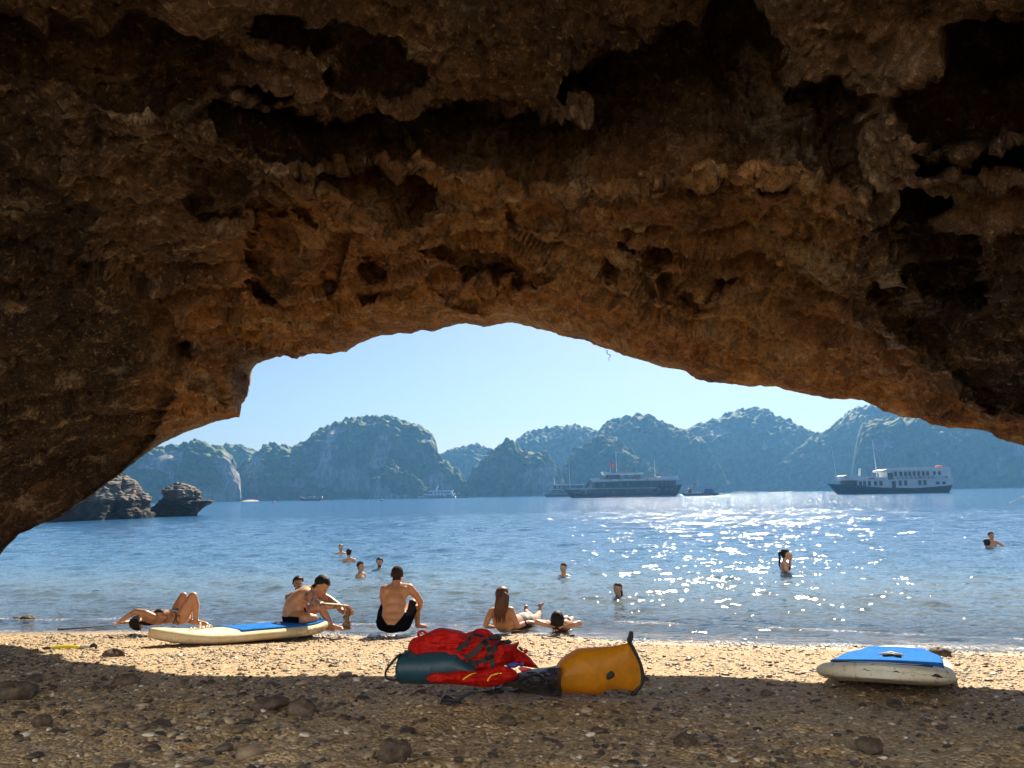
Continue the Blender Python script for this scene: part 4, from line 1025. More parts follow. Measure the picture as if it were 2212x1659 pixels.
    def build(s, root, mat, voxel=.009, it=5):
        o = s.B.build('body_src', None, None, True)
        m = o.modifiers.new('r', 'REMESH'); m.mode = 'VOXEL'; m.voxel_size = voxel; m.use_smooth_shade = True
        m2 = o.modifiers.new('s', 'SMOOTH'); m2.factor = .5; m2.iterations = it
        dg = bpy.context.evaluated_depsgraph_get(); dg.update()
        me = bpy.data.meshes.new_from_object(o.evaluated_get(dg)); bpy.data.objects.remove(o)
        me.polygons.foreach_set('use_smooth', [True] * len(me.polygons))
        s.me = me; n = len(me.vertices); V = np.empty(n * 3, np.float32); me.vertices.foreach_get('co', V); s.V = V.reshape(-1, 3).astype(float)
        N = np.empty(n * 3, np.float32); me.vertices.foreach_get('normal', N); s.N = N.reshape(-1, 3).astype(float)
        s.Fc = [tuple(p.vertices) for p in me.polygons]
        s.o = link_mesh('body', me, mat, root)
        if s.tat:
            w = np.zeros(n)
            for a, b_, r in s.tat:
                a, b_ = np.array(a, float), np.array(b_, float); t = np.clip(((s.V - a) @ (b_ - a)) / ((b_ - a) @ (b_ - a)), 0, 1)
                w = np.maximum(w, smooth(r, r * .8, np.linalg.norm(s.V - a - t[:, None] * (b_ - a), axis=1)))
            attr(s.o, 'tattoo', w)
        return s
    def cover(s, name, pred, off, mat, parent=None, rough=0.0, seed=0):
        """clothing or hair grown off the skin where pred(points) holds"""
        k = pred(s.V); fs = [f for f in s.Fc if all(k[i] for i in f)]
        if not fs: return None
        idx = sorted({i for f in fs for i in f}); mp = {i: j for j, i in enumerate(idx)}
        off_ = off * (1 + rough * fbm(s.V[idx] * 30, 2, seed)) if rough else off * np.ones(len(idx))
        cnt = {}
        for f in fs:
            for a, b_ in zip(f, f[1:] + f[:1]): cnt[(min(a, b_), max(a, b_))] = cnt.get((min(a, b_), max(a, b_)), 0) + 1
        edge = {i for e, c in cnt.items() if c == 1 for i in e}
        off_ = np.array([.0015 if i in edge and off > .008 else o for i, o in zip(idx, off_)])
        V = s.V[idx] + s.N[idx] * off_[:, None]
        o = mesh(name, V, [tuple(mp[i] for i in f) for f in fs], mat, parent or s.o.parent)
        return o
    def hl(s, V):
        c, r, f, u, k = s.h; q = (V - c) / k; return q @ r, q @ f, q @ u
    def hair(s, mat, kind='short', off=.012):
        def pred(V):
            x, y, z = s.hl(V)
            if kind == 'bald': return (z > .045 - .25 * y * 0) & (y < .05 - .0 * z) & (np.abs(x) < .1) & (z > .02) & (np.abs(y) < .2) & (z < .3)
            line = np.where(y > .03, .062 + .2 * (y - .03), np.where(y > -.02, .0 + 1.2 * (y + .02), -.075))
            return (z > line) & (np.abs(x) < .12) & (np.abs(y) < .16) & (z < .3)
        return s.cover('hair', pred, off, mat, None, .5, 3)
    def face(s, root, moustache=None):
        c, r, f, u, k = s.h; q = lambda x, y, z: c + (r * x + f * y + u * z) * k
        for x in (-.031, .031):
            B = MB(); B.ell(q(x, .083, .004), (.013 * k, .007 * k, .006 * k), 10, 6, [r, f, u]); B.build('eye', EYE, root, True)
        B = MB(); B.ell(q(0, .100, -.056), (.022 * k, .005 * k, .005 * k), 10, 6, [r, f, u]); B.build('mouth', LIPS, root, True)
        if moustache: B = MB(); B.ell(q(0, .098, -.044), (.030 * k, .009 * k, .008 * k), 10, 6, [r, f, u]); B.build('moustache', moustache, root, True)
    def string(s, name, pts, r, mat, root, off=.002):
        bv = BVHTree.FromPolygons([Vector(v) for v in s.V], s.Fc); out = []
        for p in curve_pts(pts, 28):
            loc, nor, _, _ = bv.find_nearest(Vector(p)); out.append(np.array(loc) + np.array(nor) * (off + r * .5))
        return MB().tube(out, r, 6).build(name, mat, root, True)
def person(px, Y, label, group=None):
    p = at_y(px, 1075, Y); r = empty('person', (p.x, Y, 0)); tag(r, label, 'person', group); return r, np.array([p.x, Y, 0.0])
def Jfun(X0, Y0, s, Yb, org):
    def J(zx, zy, dy=0.0, dz=0.0):
        p = at_y(X0 + zx * s, Y0 + zy * s, Yb + dy); return np.array([p.x, p.y, p.z + dz]) - org
    return J

def sunbather():
    Y = 10.15; r, org = person(330, Y, 'woman in a dark string bikini lying on her back at the waterline with knees raised')
    J = Jfun(241.4, 1261.8, .09424, Y, org); b = Body()
    hc = J(640, 850, -.02); b.head(hc, unit(J(430, 600, .25) - hc + np.array([0, 0, .1])), J(100, 800, 0) - J(900, 800, 0), .93, ears=False)
    b.limb(J(880, 800), J(760, 820), .055, .052)
    ax = unit(J(1600, 780) - J(1000, 760)); sx = np.array([0, 1, 0]); uz = np.cross(ax, sx)
    b.mass(J(1050, 760), (.17, .165, .105), [ax, sx, uz]); b.mass(J(1230, 750), (.15, .135, .095), [ax, sx, uz]); b.mass(J(1380, 740), (.13, .125, .085), [ax, sx, uz])
    b.mass(J(1560, 765), (.14, .17, .098), [ax, sx, uz])
    for dy in (-.075, .075): b.mass(J(1090, 655, dy), (.062, .058, .052))
    ns, fs = J(960, 760, -.15), J(930, 690, .16)
    b.chain([ns, J(760, 660, -.2), J(560, 620, -.2)], [.052, .045, .038]); b.chain([J(560, 620, -.2), J(400, 715, -.17), J(220, 825, -.1)], [.038, .035, .024]); b.hand(J(215, 830, -.1), J(140, 905, -.05) - J(215, 830, -.1), (0, 1, 0))
    b.chain([fs, J(700, 740, .3), J(520, 850, .25)], [.05, .042, .036]); b.chain([J(520, 850, .25), J(300, 880, .08)], [.034, .024]); b.hand(J(310, 880, .08), (-1, -.3, -.1), (0, 1, 0))
    b.chain([J(1610, 745, -.1), J(1740, 500, -.1), J(1860, 270, -.1)], [.096, .080, .056]); b.chain([J(1870, 265, -.1), J(1930, 480, -.06), J(1935, 770, -.04)], [.052, .050, .032]); b.foot(J(1935, 800, -.04), (1, .2, -.1), (0, 0, 1))
    b.chain([J(1480, 690, .12), J(1560, 470, .16), J(1640, 270, .2)], [.092, .078, .054]); b.chain([J(1640, 270, .2), J(1740, 480, .22), J(1800, 760, .22)], [.05, .048, .032]); b.foot(J(1800, 790, .22), (1, .2, -.1), (0, 0, 1))
    b.build(r, SK_TAN)
    b.cover('hair', lambda V: (lambda x, y, z: (z > -.03 - .5 * y) & (np.sqrt(x * x + y * y + z * z) < .14) & (y < .075))(*b.hl(V)), .022, HAIR_D, None, .5)
    B = MB()
    for k in range(5): B.tube(curve_pts([J(620 + 30 * k, 880, -.08), J(760, 900 + 6 * k, -.1), J(880 + 20 * k, 925, -.12)], 10), [.018] * 5 + [.014] * 4 + [.006, .003], 7)
    B.build('hair_strands', HAIR_D, r, True)
    c1, c2 = J(1090, 655, -.075), J(1090, 655, .075)
    for c in (c1, c2): b.cover('bikini_top', lambda V, c=c: (np.linalg.norm((V - c) * np.array([1, 1, .9]), axis=1) < .072) & (V[:, 2] > c[2] + .005), .005, CLOTH_N)
    b.string('bikini_string', [J(1110, 600, -.08), J(1180, 640, -.12), J(1235, 720, -.16), J(1230, 820, -.15), J(1190, 890, -.12)], .004, CLOTH_N, r)
    b.string('bikini_string', [J(1080, 600, .05), J(1000, 600, .05), J(880, 640, .0)], .004, CLOTH_N, r)
    cb = J(1490, 640, .0); b.cover('bikini_bottom', lambda V: (np.linalg.norm(V - cb, axis=1) < .085) & (V[:, 2] > cb[2] - .03), .005, CLOTH_N)
    b.string('side_tie', [J(1440, 590, -.05), J(1485, 660, -.14), J(1480, 760, -.17), J(1440, 840, -.15), J(1410, 890, -.12)], .005, CLOTH_N, r)
    b.string('side_tie', [J(1480, 770, -.17), J(1520, 840, -.16), J(1545, 890, -.13)], .005, CLOTH_N, r)
    MB().tube(curve_pts([J(1475, 770, -.2), J(1500, 715, -.2), J(1545, 715, -.2), J(1560, 750, -.2), J(1545, 765, -.2)], 14), .004, 5).build('tie_bow', CLOTH_N, r, True)
sunbather()

def tattooed_man():
    Y = 10.0; r, org = person(655, Y, 'tattooed man with short dark hair sitting and leaning forward to stack stones')
    J = Jfun(592.5, 1223.4, .08929, Y, org); b = Body()
    sx = np.array([0, 1, 0])
    def m(c, a, ang): q = math.radians(ang); ax = np.array([math.cos(q), 0, math.sin(q)]); b.mass(c, a, [np.cross(sx, ax), sx, ax])
    m(J(460, 1230), (.135, .175, .11), 90); m(J(430, 1120), (.130, .165, .15), 95); m(J(480, 960), (.135, .165, .16), 75); m(J(580, 830), (.135, .175, .17), 60)
    m(J(700, 700), (.110, .185, .15), 40); m(J(800, 640), (.075, .19, .10), 30)
    m(J(640, 1000, -.02), (.09, .14, .10), 70)
    hc = J(1130, 470); b.head(hc, unit((.62, -.12, -.62)), unit((.5, 0, .8)), 1.12)
    b.limb(J(880, 620), J(1030, 540), .075, .068); b.limb(J(830, 600), J(950, 600), .08, .075)
    ns, fs = J(880, 730, -.18), J(1090, 700, .2)
    b.limb(J(780, 670, -.12), ns, .075, .075); b.limb(J(850, 660, .1), fs, .07, .066)
    b.chain([ns, J(960, 850, -.22), J(1060, 960, -.22)], [.074, .062, .050]); b.chain([J(1070, 965, -.22), J(1250, 965, -.2), J(1590, 960, -.12)], [.052, .048, .031])
    b.hand(J(1600, 955, -.12), J(1860, 960, -.02) - J(1600, 955, -.12), (0, 1, -.2), 1.05, .8)
    b.chain([fs, J(1320, 800, .24), J(1520, 930, .2)], [.066, .055, .044]); b.chain([J(1520, 930, .2), J(1590, 1030, .16), J(1660, 1110, .08)], [.046, .042, .032])
    b.hand(J(1660, 1110, .08), J(1850, 1140, .0) - J(1660, 1110, .08), (0, -.4, 1), 1.05, .8)
    b.chain([J(560, 1180, .06), J(850, 1080, .1), J(1120, 960, .1)], [.105, .088, .064]); b.chain([J(1130, 965, .1), J(1220, 1160, .08), J(1350, 1370, .05)], [.062, .056, .037])
    b.foot(J(1370, 1375, .05), (1, -.1, -.08), (0, 0, 1), 1.1)
    b.chain([J(520, 1230, -.1), J(760, 1250, -.2), J(960, 1260, -.12)], [.10, .075, .055]); b.chain([J(960, 1270, -.12), J(1000, 1330, .05), J(1200, 1400, .05)], [.055, .045, .035]); b.foot(J(1210, 1410, .0), (.9, -.3, 0), (0, 0, 1))
    b.tat = [(ns, J(1060, 960, -.22), .09), (J(1070, 965, -.22), J(1590, 960, -.12), .065), (fs, J(1520, 930, .2), .08), (J(1520, 930, .2), J(1660, 1110, .08), .06)]
    b.build(r, SK_TAT); b.hair(HAIR_D, 'short', .008); b.face(r)
    zc, xc = J(0, 1180)[2], J(760, 0)[0]
    b.cover('swim_shorts', lambda V: (V[:, 2] < zc + .05 * (V[:, 0] - J(190, 0)[0])) & (V[:, 0] < xc), .009, CLOTH_K, None, .4, 5)
    b.string('drawstring', [J(760, 1170, -.1), J(780, 1080, -.12), J(800, 1010, -.12)], .010, CLOTH_K, r)
tattooed_man()

def back_man():
    Y = 10.05; r, org = person(855, Y, 'man with shaved head and black shorts sitting at the waterline with his back turned')
    J = Jfun(790, 1212.4, .09591, Y, org); b = Body()
    b.mass(J(605, 1400), (.195, .14, .115)); b.mass(J(620, 1270, .01), (.172, .115, .13)); b.mass(J(630, 1120, .03), (.158, .105, .15)); b.mass(J(640, 940, .07), (.168, .11, .17)); b.mass(J(650, 780, .11), (.175, .115, .15))
    b.mass(J(560, 690, .12), (.12, .095, .11)); b.mass(J(790, 690, .12), (.125, .095, .11)); b.mass(J(690, 600, .14), (.15, .08, .07)); b.mass(J(880, 690, .06), (.06, .035, .08)); b.mass(J(470, 700, .06), (.055, .035, .08))
    hc = J(712, 315, .2); b.head(hc, (.1, 1, -.25), (0, .1, 1), 1.06); b.neck(J(690, 560, .15), .078, .062)
    rs, ls = J(985, 610, .12), J(420, 630, .14)
    b.limb(J(820, 590, .13), rs, .065, .066); b.limb(J(560, 610, .13), ls, .06, .062)
    b.chain([rs, J(1130, 760, .18), J(1235, 910, .24)], [.066, .052, .042]); b.chain([J(1235, 920, .24), J(1225, 1030, .34), J(1180, 1130, .44)], [.042, .038, .028]); b.hand(J(1180, 1140, .45), (-.5, .6, -.3), (-.3, .3, .8))
    b.chain([ls, J(385, 800, .24), J(400, 930, .36)], [.06, .052, .042]); b.chain([J(400, 930, .36), J(520, 1000, .5)], [.042, .03]); b.hand(J(520, 1000, .5), (.8, .5, -.2), (0, .3, .8))
    b.chain([J(830, 1380, .04), J(960, 1150, .25), J(1080, 930, .42)], [.115, .098, .068]); b.chain([J(1090, 925, .43), J(1150, 1150, .46), J(1170, 1370, .44)], [.064, .060, .038]); b.foot(J(1185, 1390, .44), (.55, .8, -.05), (0, 0, 1))
    b.chain([J(430, 1380, .04), J(430, 1150, .3), J(450, 1000, .52)], [.11, .09, .064]); b.chain([J(450, 1000, .52), J(470, 1280, .66)], [.06, .038]); b.foot(J(470, 1290, .66), (-.1, 1, -.05), (0, 0, 1))
    b.build(r, SK_TAN, .009, 14); b.hair(HAIR_S, 'short', .003)
    xc, zb = J(610, 1400)[0], J(0, 1405)[2]; hipr, kn = J(850, 1330, .06), J(1110, 960, .42); kl = J(450, 1040, .5); hl_ = J(430, 1380, .04)
    fa, fb = J(1235, 915, .24), J(1180, 1130, .44)
    def pr(V):
        ta = np.clip(((V - fa) @ (fb - fa)) / ((fb - fa) @ (fb - fa)), -.3, 1.3); arm = np.linalg.norm(V - fa - ta[:, None] * (fb - fa), axis=1) < .055
        low = (V[:, 2] < zb + 1.6 * np.maximum(np.abs(V[:, 0] - xc) - .02, 0) ** 1.6 * 2.2) & (V[:, 1] < .16) & (np.abs(V[:, 0] - xc) < .24)
        def th(h, k2, w=.112):
            t = ((V - h) @ (k2 - h)) / ((k2 - h) @ (k2 - h)); d = np.linalg.norm(V - h - np.clip(t, 0, 1)[:, None] * (k2 - h), axis=1)
            return (t > -.1) & (t < .90) & (d < w)
        return (low | (th(hipr, kn) & (V[:, 0] > xc + .155)) | (th(hl_, kl) & (V[:, 1] > .16))) & ~arm
    b.cover('swim_shorts', pr, .010, CLOTH_K, None, .3, 6)
back_man()

def reclining_woman():
    Y = 10.0; r, org = person(1085, Y, 'woman with long wet brown hair reclining on her elbows in the shallows, back turned')
    J = Jfun(1031.4, 1250.8, .10912, Y, org); b = Body()
    b.mass(J(470, 690, .02), (.150, .085, .10)); b.mass(J(490, 800, .05), (.140, .09, .14)); b.mass(J(530, 900, .14), (.13, .12, .11)); b.mass(J(640, 880, .38), (.13, .22, .09)); b.mass(J(880, 830, .75), (.17, .2, .105))
    b.limb(J(690, 870, .35), J(860, 840, .7), .105, .115)
    hc = J(505, 345, .0); b.head(hc, (.75, .8, -.05), (-.05, -.1, 1), .98); b.neck(J(480, 590, .03), .055, .048)
    b.limb(J(440, 620, .02), J(290, 640, 0), .055, .052); b.limb(J(520, 620, .02), J(660, 620, 0), .055, .052)
    b.chain([J(285, 640), J(210, 780, -.05), J(160, 920, -.06)], [.050, .043, .036]); b.chain([J(160, 930, -.06), J(300, 950, .2)], [.034, .025]); b.hand(J(300, 950, .2), (.5, .8, -.1), (1, 0, 0), .9)
    b.chain([J(660, 625), J(720, 770, -.04), J(790, 920, -.05)], [.052, .046, .038]); b.chain([J(800, 925, -.05), J(920, 880, .1), J(1000, 850, .22)], [.036, .032, .023]); b.hand(J(1000, 850, .22), (.8, .5, -.05), (-.4, .6, .2), .9)
    b.chain([J(900, 800, .85), J(1000, 760, 1.1), J(1040, 730, 1.5)], [.1, .08, .055]); b.chain([J(1040, 730, 1.5), J(960, 640, 1.9)], [.05, .035]); b.limb(J(955, 630, 1.9), J(962, 545, 1.95), .038, .030)
    for k in range(5): b.limb(J(935 + 13 * k, 560, 1.93), J(935 + 13 * k, 545 - (3 - abs(k - 3)) * 4, 1.93), .013, .011)
    b.chain([J(950, 850, .8), J(1150, 800, 1.2), J(1230, 660, 1.9)], [.1, .07, .035]); b.foot(J(1230, 650, 1.9), (.2, .2, 1), (0, -1, .2), .8)
    b.build(r, SK_TAN)
    b.cover('hair', lambda V: (lambda x, y, z: (z > np.where(y > .02, .05 + .9 * (y - .02), -.13)) & (np.abs(x) < .13) & (np.abs(y) < .15) & (y < .08))(*b.hl(V)), .014, HAIR_B, None, .3)
    B = MB(); rs = np.random.default_rng(3)
    for k in range(26):
        a = (k / 25) * 2 - 1; x0 = 500 + 105 * a; x1 = 455 + 95 * a + rs.uniform(-18, 18); y1 = 820 + rs.uniform(-60, 90)
        bk = -.10 - .02 * math.cos(a * 1.5)
        B.tube(curve_pts([J(x0 * .5 + 252, 235 + 60 * a * a, .02), J(x0, 330 + rs.uniform(-30, 30), bk * (1 - .35 * a * a)), J(x0 * .5 + x1 * .5 + 8 * a, 560, bk), J(x1, 690, bk * .95), J(x1 + rs.uniform(-14, 14), y1, bk * .8)], 14), [.012] + [.017] * 9 + [.013, .010, .007, .005, .003], 6)
    B.build('long_hair', HAIR_B, r, True)
    c = J(890, 805, .72); b.cover('bikini_bottom', lambda V: (np.linalg.norm((V - c) * np.array([1, .8, 1]), axis=1) < .17), .006, simple('black_white_print', (.05, .05, .06), .6, 1.0, 26))
    b.string('wrist_band', [J(940, 830, .1), J(965, 870, .08), J(975, 905, .12)], .008, CLOTH_K, r)
reclining_woman()

def floating_woman():
    Y = 9.95; r, org = person(1203, Y, 'dark haired bather lying in the shallows with elbows spread, seen from behind the head')
    J = Jfun(1031.4, 1250.8, .10912, Y, org); b = Body()
    hc = J(1580, 815); b.head(hc, (.05, .75, .65), (0, -.75, .7), 1.02, ears=False); b.limb(J(1600, 850, .1), J(1620, 850, .22), .055, .055)
    b.mass(J(1640, 870, .40), (.17, .16, .10)); b.mass(J(1660, 880, .62), (.14, .2, .09)); b.mass(J(1680, 890, .9), (.16, .16, .1)); b.mass(J(1760, 800, .42), (.055, .06, .055)); b.mass(J(1540, 830, .42), (.05, .06, .05))
    b.chain([J(1480, 900, .28), J(1330, 880, .05), J(1180, 855, -.1)], [.045, .042, .040]); b.chain([J(1180, 855, -.1), J(1320, 895, -.12), J(1450, 935, -.08)], [.038, .034, .024]); b.hand(J(1450, 935, -.08), (1, .1, -.1), (0, 1, 0), .85)
    b.chain([J(1760, 880, .28), J(1880, 900, .05), J(2010, 875, -.08)], [.045, .042, .040]); b.chain([J(2010, 880, -.08), J(1900, 905, -.12), J(1740, 930, -.08)], [.038, .034, .024]); b.hand(J(1740, 930, -.08), (-1, .1, -.1), (0, 1, 0), .85)
    b.chain([J(1640, 900, 1.0), J(1750, 830, 1.6)], [.085, .06]); b.chain([J(1720, 900, 1.0), J(1900, 800, 1.6)], [.085, .055]); b.chain([J(1900, 800, 1.6), J(1950, 780, 2.0)], [.05, .035]); b.chain([J(1750, 830, 1.6), J(1800, 780, 2.0)], [.05, .035])
    b.build(r, SK_MID)
    b.cover('hair', lambda V: (lambda x, y, z: (z > np.where(y > .02, .06 + .6 * (y - .02), -.12)) & (np.sqrt(x * x + y * y + z * z) < .135) & (y < .07))(*b.hl(V)), .016, HAIR_D, None, .3)
    b.string('bikini_strap', [J(1700, 740, .3), J(1760, 770, .35), J(1810, 840, .35)], .006, CLOTH_N, r)
floating_woman()

def bust(px, top, wl, label, face_dir, hair, mat, kind='short', sh=1.0, k=.94, Yadd=0, hoff=.012, drop=.0, lean=(0, 0), arms=None, mou=None, group='swimmers in the bay'):
    """someone standing or swimming in the water, seen from the chest or neck up"""
    Y = on_plane(px, wl, 0).y + Yadd; r, org = person(px, Y, label, group)
    zt = at_y(px, top, Y).z; az = math.radians(face_dir)                # 0 = towards the camera, 90 = picture right
    f = np.array([math.sin(az), -math.cos(az), -.05]); b = Body()
    hc = np.array([0, 0, zt - .128 * k]); b.head(hc, f, (0, 0, 1), k)
    nb = hc + np.array([lean[0], lean[1], -.175 * k]); b.neck(nb + np.array([0, 0, -.02]), .06 * k, .052 * k)
    side = np.array([math.cos(az + (.5 if sh < .9 else 0)), math.sin(az + (.5 if sh < .9 else 0)), 0]); fy = np.cross([0, 0, 1], side)
    w = .17 * k * sh; zz = nb[2] - .03 * k
    M3 = [side, fy, [0, 0, 1]]
    b.mass((nb[0], nb[1], zz - .10), (.165 * k * sh, .10 * k, .14 * k), M3); b.mass((nb[0], nb[1], zz - .30), (.14 * k * sh, .09 * k, .18 * k), M3)
    for s_ in (-1, 1):
        sp = np.array([nb[0], nb[1], zz]) + side * w * s_
        b.limb(np.array([nb[0], nb[1], zz + .02]) + side * .06 * s_, sp, .055 * k, .052 * k)
        if arms and arms.get(s_): b.chain([sp] + [np.array(q) for q in arms[s_]], [.048, .038, .028][:1 + len(arms[s_])])
        else: b.chain([sp, sp + side * .05 * s_ + np.array([0, 0, -.28]), sp + side * .02 * s_ + f * .2 + np.array([0, 0, -.32])], [.05, .04, .028])
    b.build(r, mat, .0105, 4)
    b.hair(hair, kind, hoff) if hair else None
    b.face(r, mou)
    return b, r, hc, nb, f
bust(737.9, 1174.8, 1197, 'sandy haired swimmer facing the beach, farthest of the four at left', 10, HAIR_F, SK_MID)
bust(756, 1184.5, 1212.8, 'dark haired swimmer with back turned, second farthest of the four at left', 160, HAIR_D, SK_MID)
bust(780.7, 1211.2, 1246, 'short haired swimmer in profile facing right, left of the bearded one', 75, HAIR_S, SK_TAN, hoff=.006)
bb = bust(820.9, 1204.0, 1231.5, 'dark bearded swimmer facing the beach with shoulders at the surface', 5, HAIR_D, SK_TAN, hoff=.02)
bb[0].cover('beard', lambda V: (lambda x, y, z: (z < -.062) & (z > -.125) & (y > .03) & (np.abs(x) < .07))(*bb[0].hl(V)), .004, HAIR_D)
bust(1213, 1214.8, 1245, 'swimmer with a shaved head and bare neck, alone in the middle', -35, HAIR_S, SK_MID, hoff=.003, sh=.8)
bust(648, 1243.5, 1290, 'curly haired man with a moustache in the water behind the tattooed man', 30, HAIR_D, SK_TAN, hoff=.02, mou=HAIR_D, group=None, k=1.05)
w1_ = bust(1327, 1257, 1291, 'woman with long wet hair standing neck deep, looking left', -30, HAIR_D, SK_MID, hoff=.006, sh=.85)
def wet_locks(b, r, hc, f, n, L, mat, spread=.07, back=.06, name='long_hair'):
    sd = np.cross(f, [0, 0, 1]); B = MB(); rs = np.random.default_rng(int(L * 100))
    for k in range(n):
        a = k / (n - 1) * 2 - 1; p = hc + sd * spread * a - f * back * (1 - .4 * a * a); 
        B.tube(curve_pts([p + np.array([0, 0, .06]), p - f * .03 + np.array([0, 0, -.08]), p - f * .035 + sd * .01 * a + np.array([0, 0, -.2 * L]), p - f * .02 + np.array([0, 0, -.32 * L - rs.uniform(0, .05)])], 10), [.018] * 8 + [.012, .007, .003], 6)
    return B.build(name, mat, r, True)
wet_locks(w1_[0], w1_[1], w1_[2], w1_[4], 9, .9, HAIR_D, .045, .07)
def pony_woman():
    Y = on_plane(1697, 1239.8, 0).y; r, org = person(1697, Y, 'woman with a dark ponytail standing chest deep, hand at her mouth', 'swimmers in the bay')
    J = Jfun(1667.5, 1168.6, .04629, Y, org); b = Body()
    hc = J(640, 640); b.head(hc, (1, -.15, -.02), (0, 0, 1), 1.0); b.neck(J(590, 960), .055, .048)
    b.mass(J(590, 1080), (.085, .14, .075)); b.mass(J(610, 1250), (.092, .13, .15)); b.mass(J(610, 1450), (.085, .12, .2)); b.mass(J(760, 1270, -.05), (.05, .055, .055)); b.mass(J(760, 1270, .07), (.05, .055, .055))
    b.chain([J(590, 1060, -.14), J(640, 1350, -.18), J(760, 1480, -.16)], [.05, .042, .032]); b.chain([J(640, 1050, .13), J(830, 1200, .2), J(850, 900, .02)], [.048, .038, .026]); b.hand(J(850, 900, .02), J(890, 720, -.01) - J(850, 900, .02), (-1, 0, 0), .95, .9)
    b.build(r, SK_TAN, .0105, 4); b.hair(HAIR_D, 'short', .012); b.face(r)
    B = MB(); B.tube(curve_pts([J(440, 520), J(360, 570), J(350, 700), J(370, 900), J(350, 1100), J(400, 1380)], 18), [.02, .03, .036, .034, .032, .03, .028, .026, .024, .024, .026, .026, .024, .022, .02, .016, .012, .008, .004], 8); B.build('ponytail', HAIR_D, r, True)
    MB().ring(J(400, 530), .022, .008, 'y').build('hair_tie', simple('pale_hair_tie', (.6, .58, .5), .6), r)
    for dy in (-.05, .07): 
        c = J(770, 1270, dy); b.cover('bikini_top', lambda V, c=c: np.linalg.norm(V - c, axis=1) < .06, .005, CLOTH_N)
pony_woman()
bust(2132.7, 1148.4, 1180.5, 'swimmer with short hair facing the beach, arm held out, far right', 5, HAIR_S, SK_TAN, hoff=.01, arms={1: [(.26, -.05, .03), (.36, -.1, -.06)]})
bust(2121.4, 1163.6, 1180, 'dark round head close beside the far right swimmer', 175, HAIR_D, SK_MID, hoff=.02, Yadd=-.4, k=1.05)

# ============================================================ BEACH THINGS
def board_mat(name, c1, c2, dirt=(.25, .2, .14)):
    b = NB(name); c = b.coord('Object'); n = b.noise(c, 3, 5, .65); n2 = b.noise(b.coord('Object', (1, 6, 6)), 5, 4, .6); n3 = b.noise(c, 40, 3)
    col = b.mix(b.rng(n, .4, .62), c1, c2); col = b.mix(b.rng(n2, .56, .70, 0, .55), col, dirt); col = b.mix(b.rng(n3, .66, .72, 0, .6), col, (.12, .09, .06))
    b.bsdf(col, b.rng(n2, .3, .7, .5, .8), b.bump(n3, .08, .004), Specular_IOR_Level=.25); return b.m
def pad_mat():
    b = NB('blue_deck_pad'); c = b.coord('Object'); n = b.noise(c, 7, 4)
    w = b.n('ShaderNodeTexWave', wave_type='BANDS', bands_direction='X'); b.l(c, w.inputs[0]); w.inputs['Scale'].default_value = 24
    w2 = b.n('ShaderNodeTexWave', wave_type='BANDS', bands_direction='Y'); b.l(c, w2.inputs[0]); w2.inputs['Scale'].default_value = 24
    h = b.math('MULTIPLY', w.outputs['Fac'], w2.outputs['Fac'])
    col = b.mix(b.rng(n, .35, .65), (.012, .16, .60), (.02, .24, .74)); col = b.mix(b.rng(h, 0, .25, .5, 0), col, (.008, .08, .34))
    b.bsdf(col, .95, b.bump(h, .8, .006), Specular_IOR_Level=.08); return b.m
PADM = pad_mat()
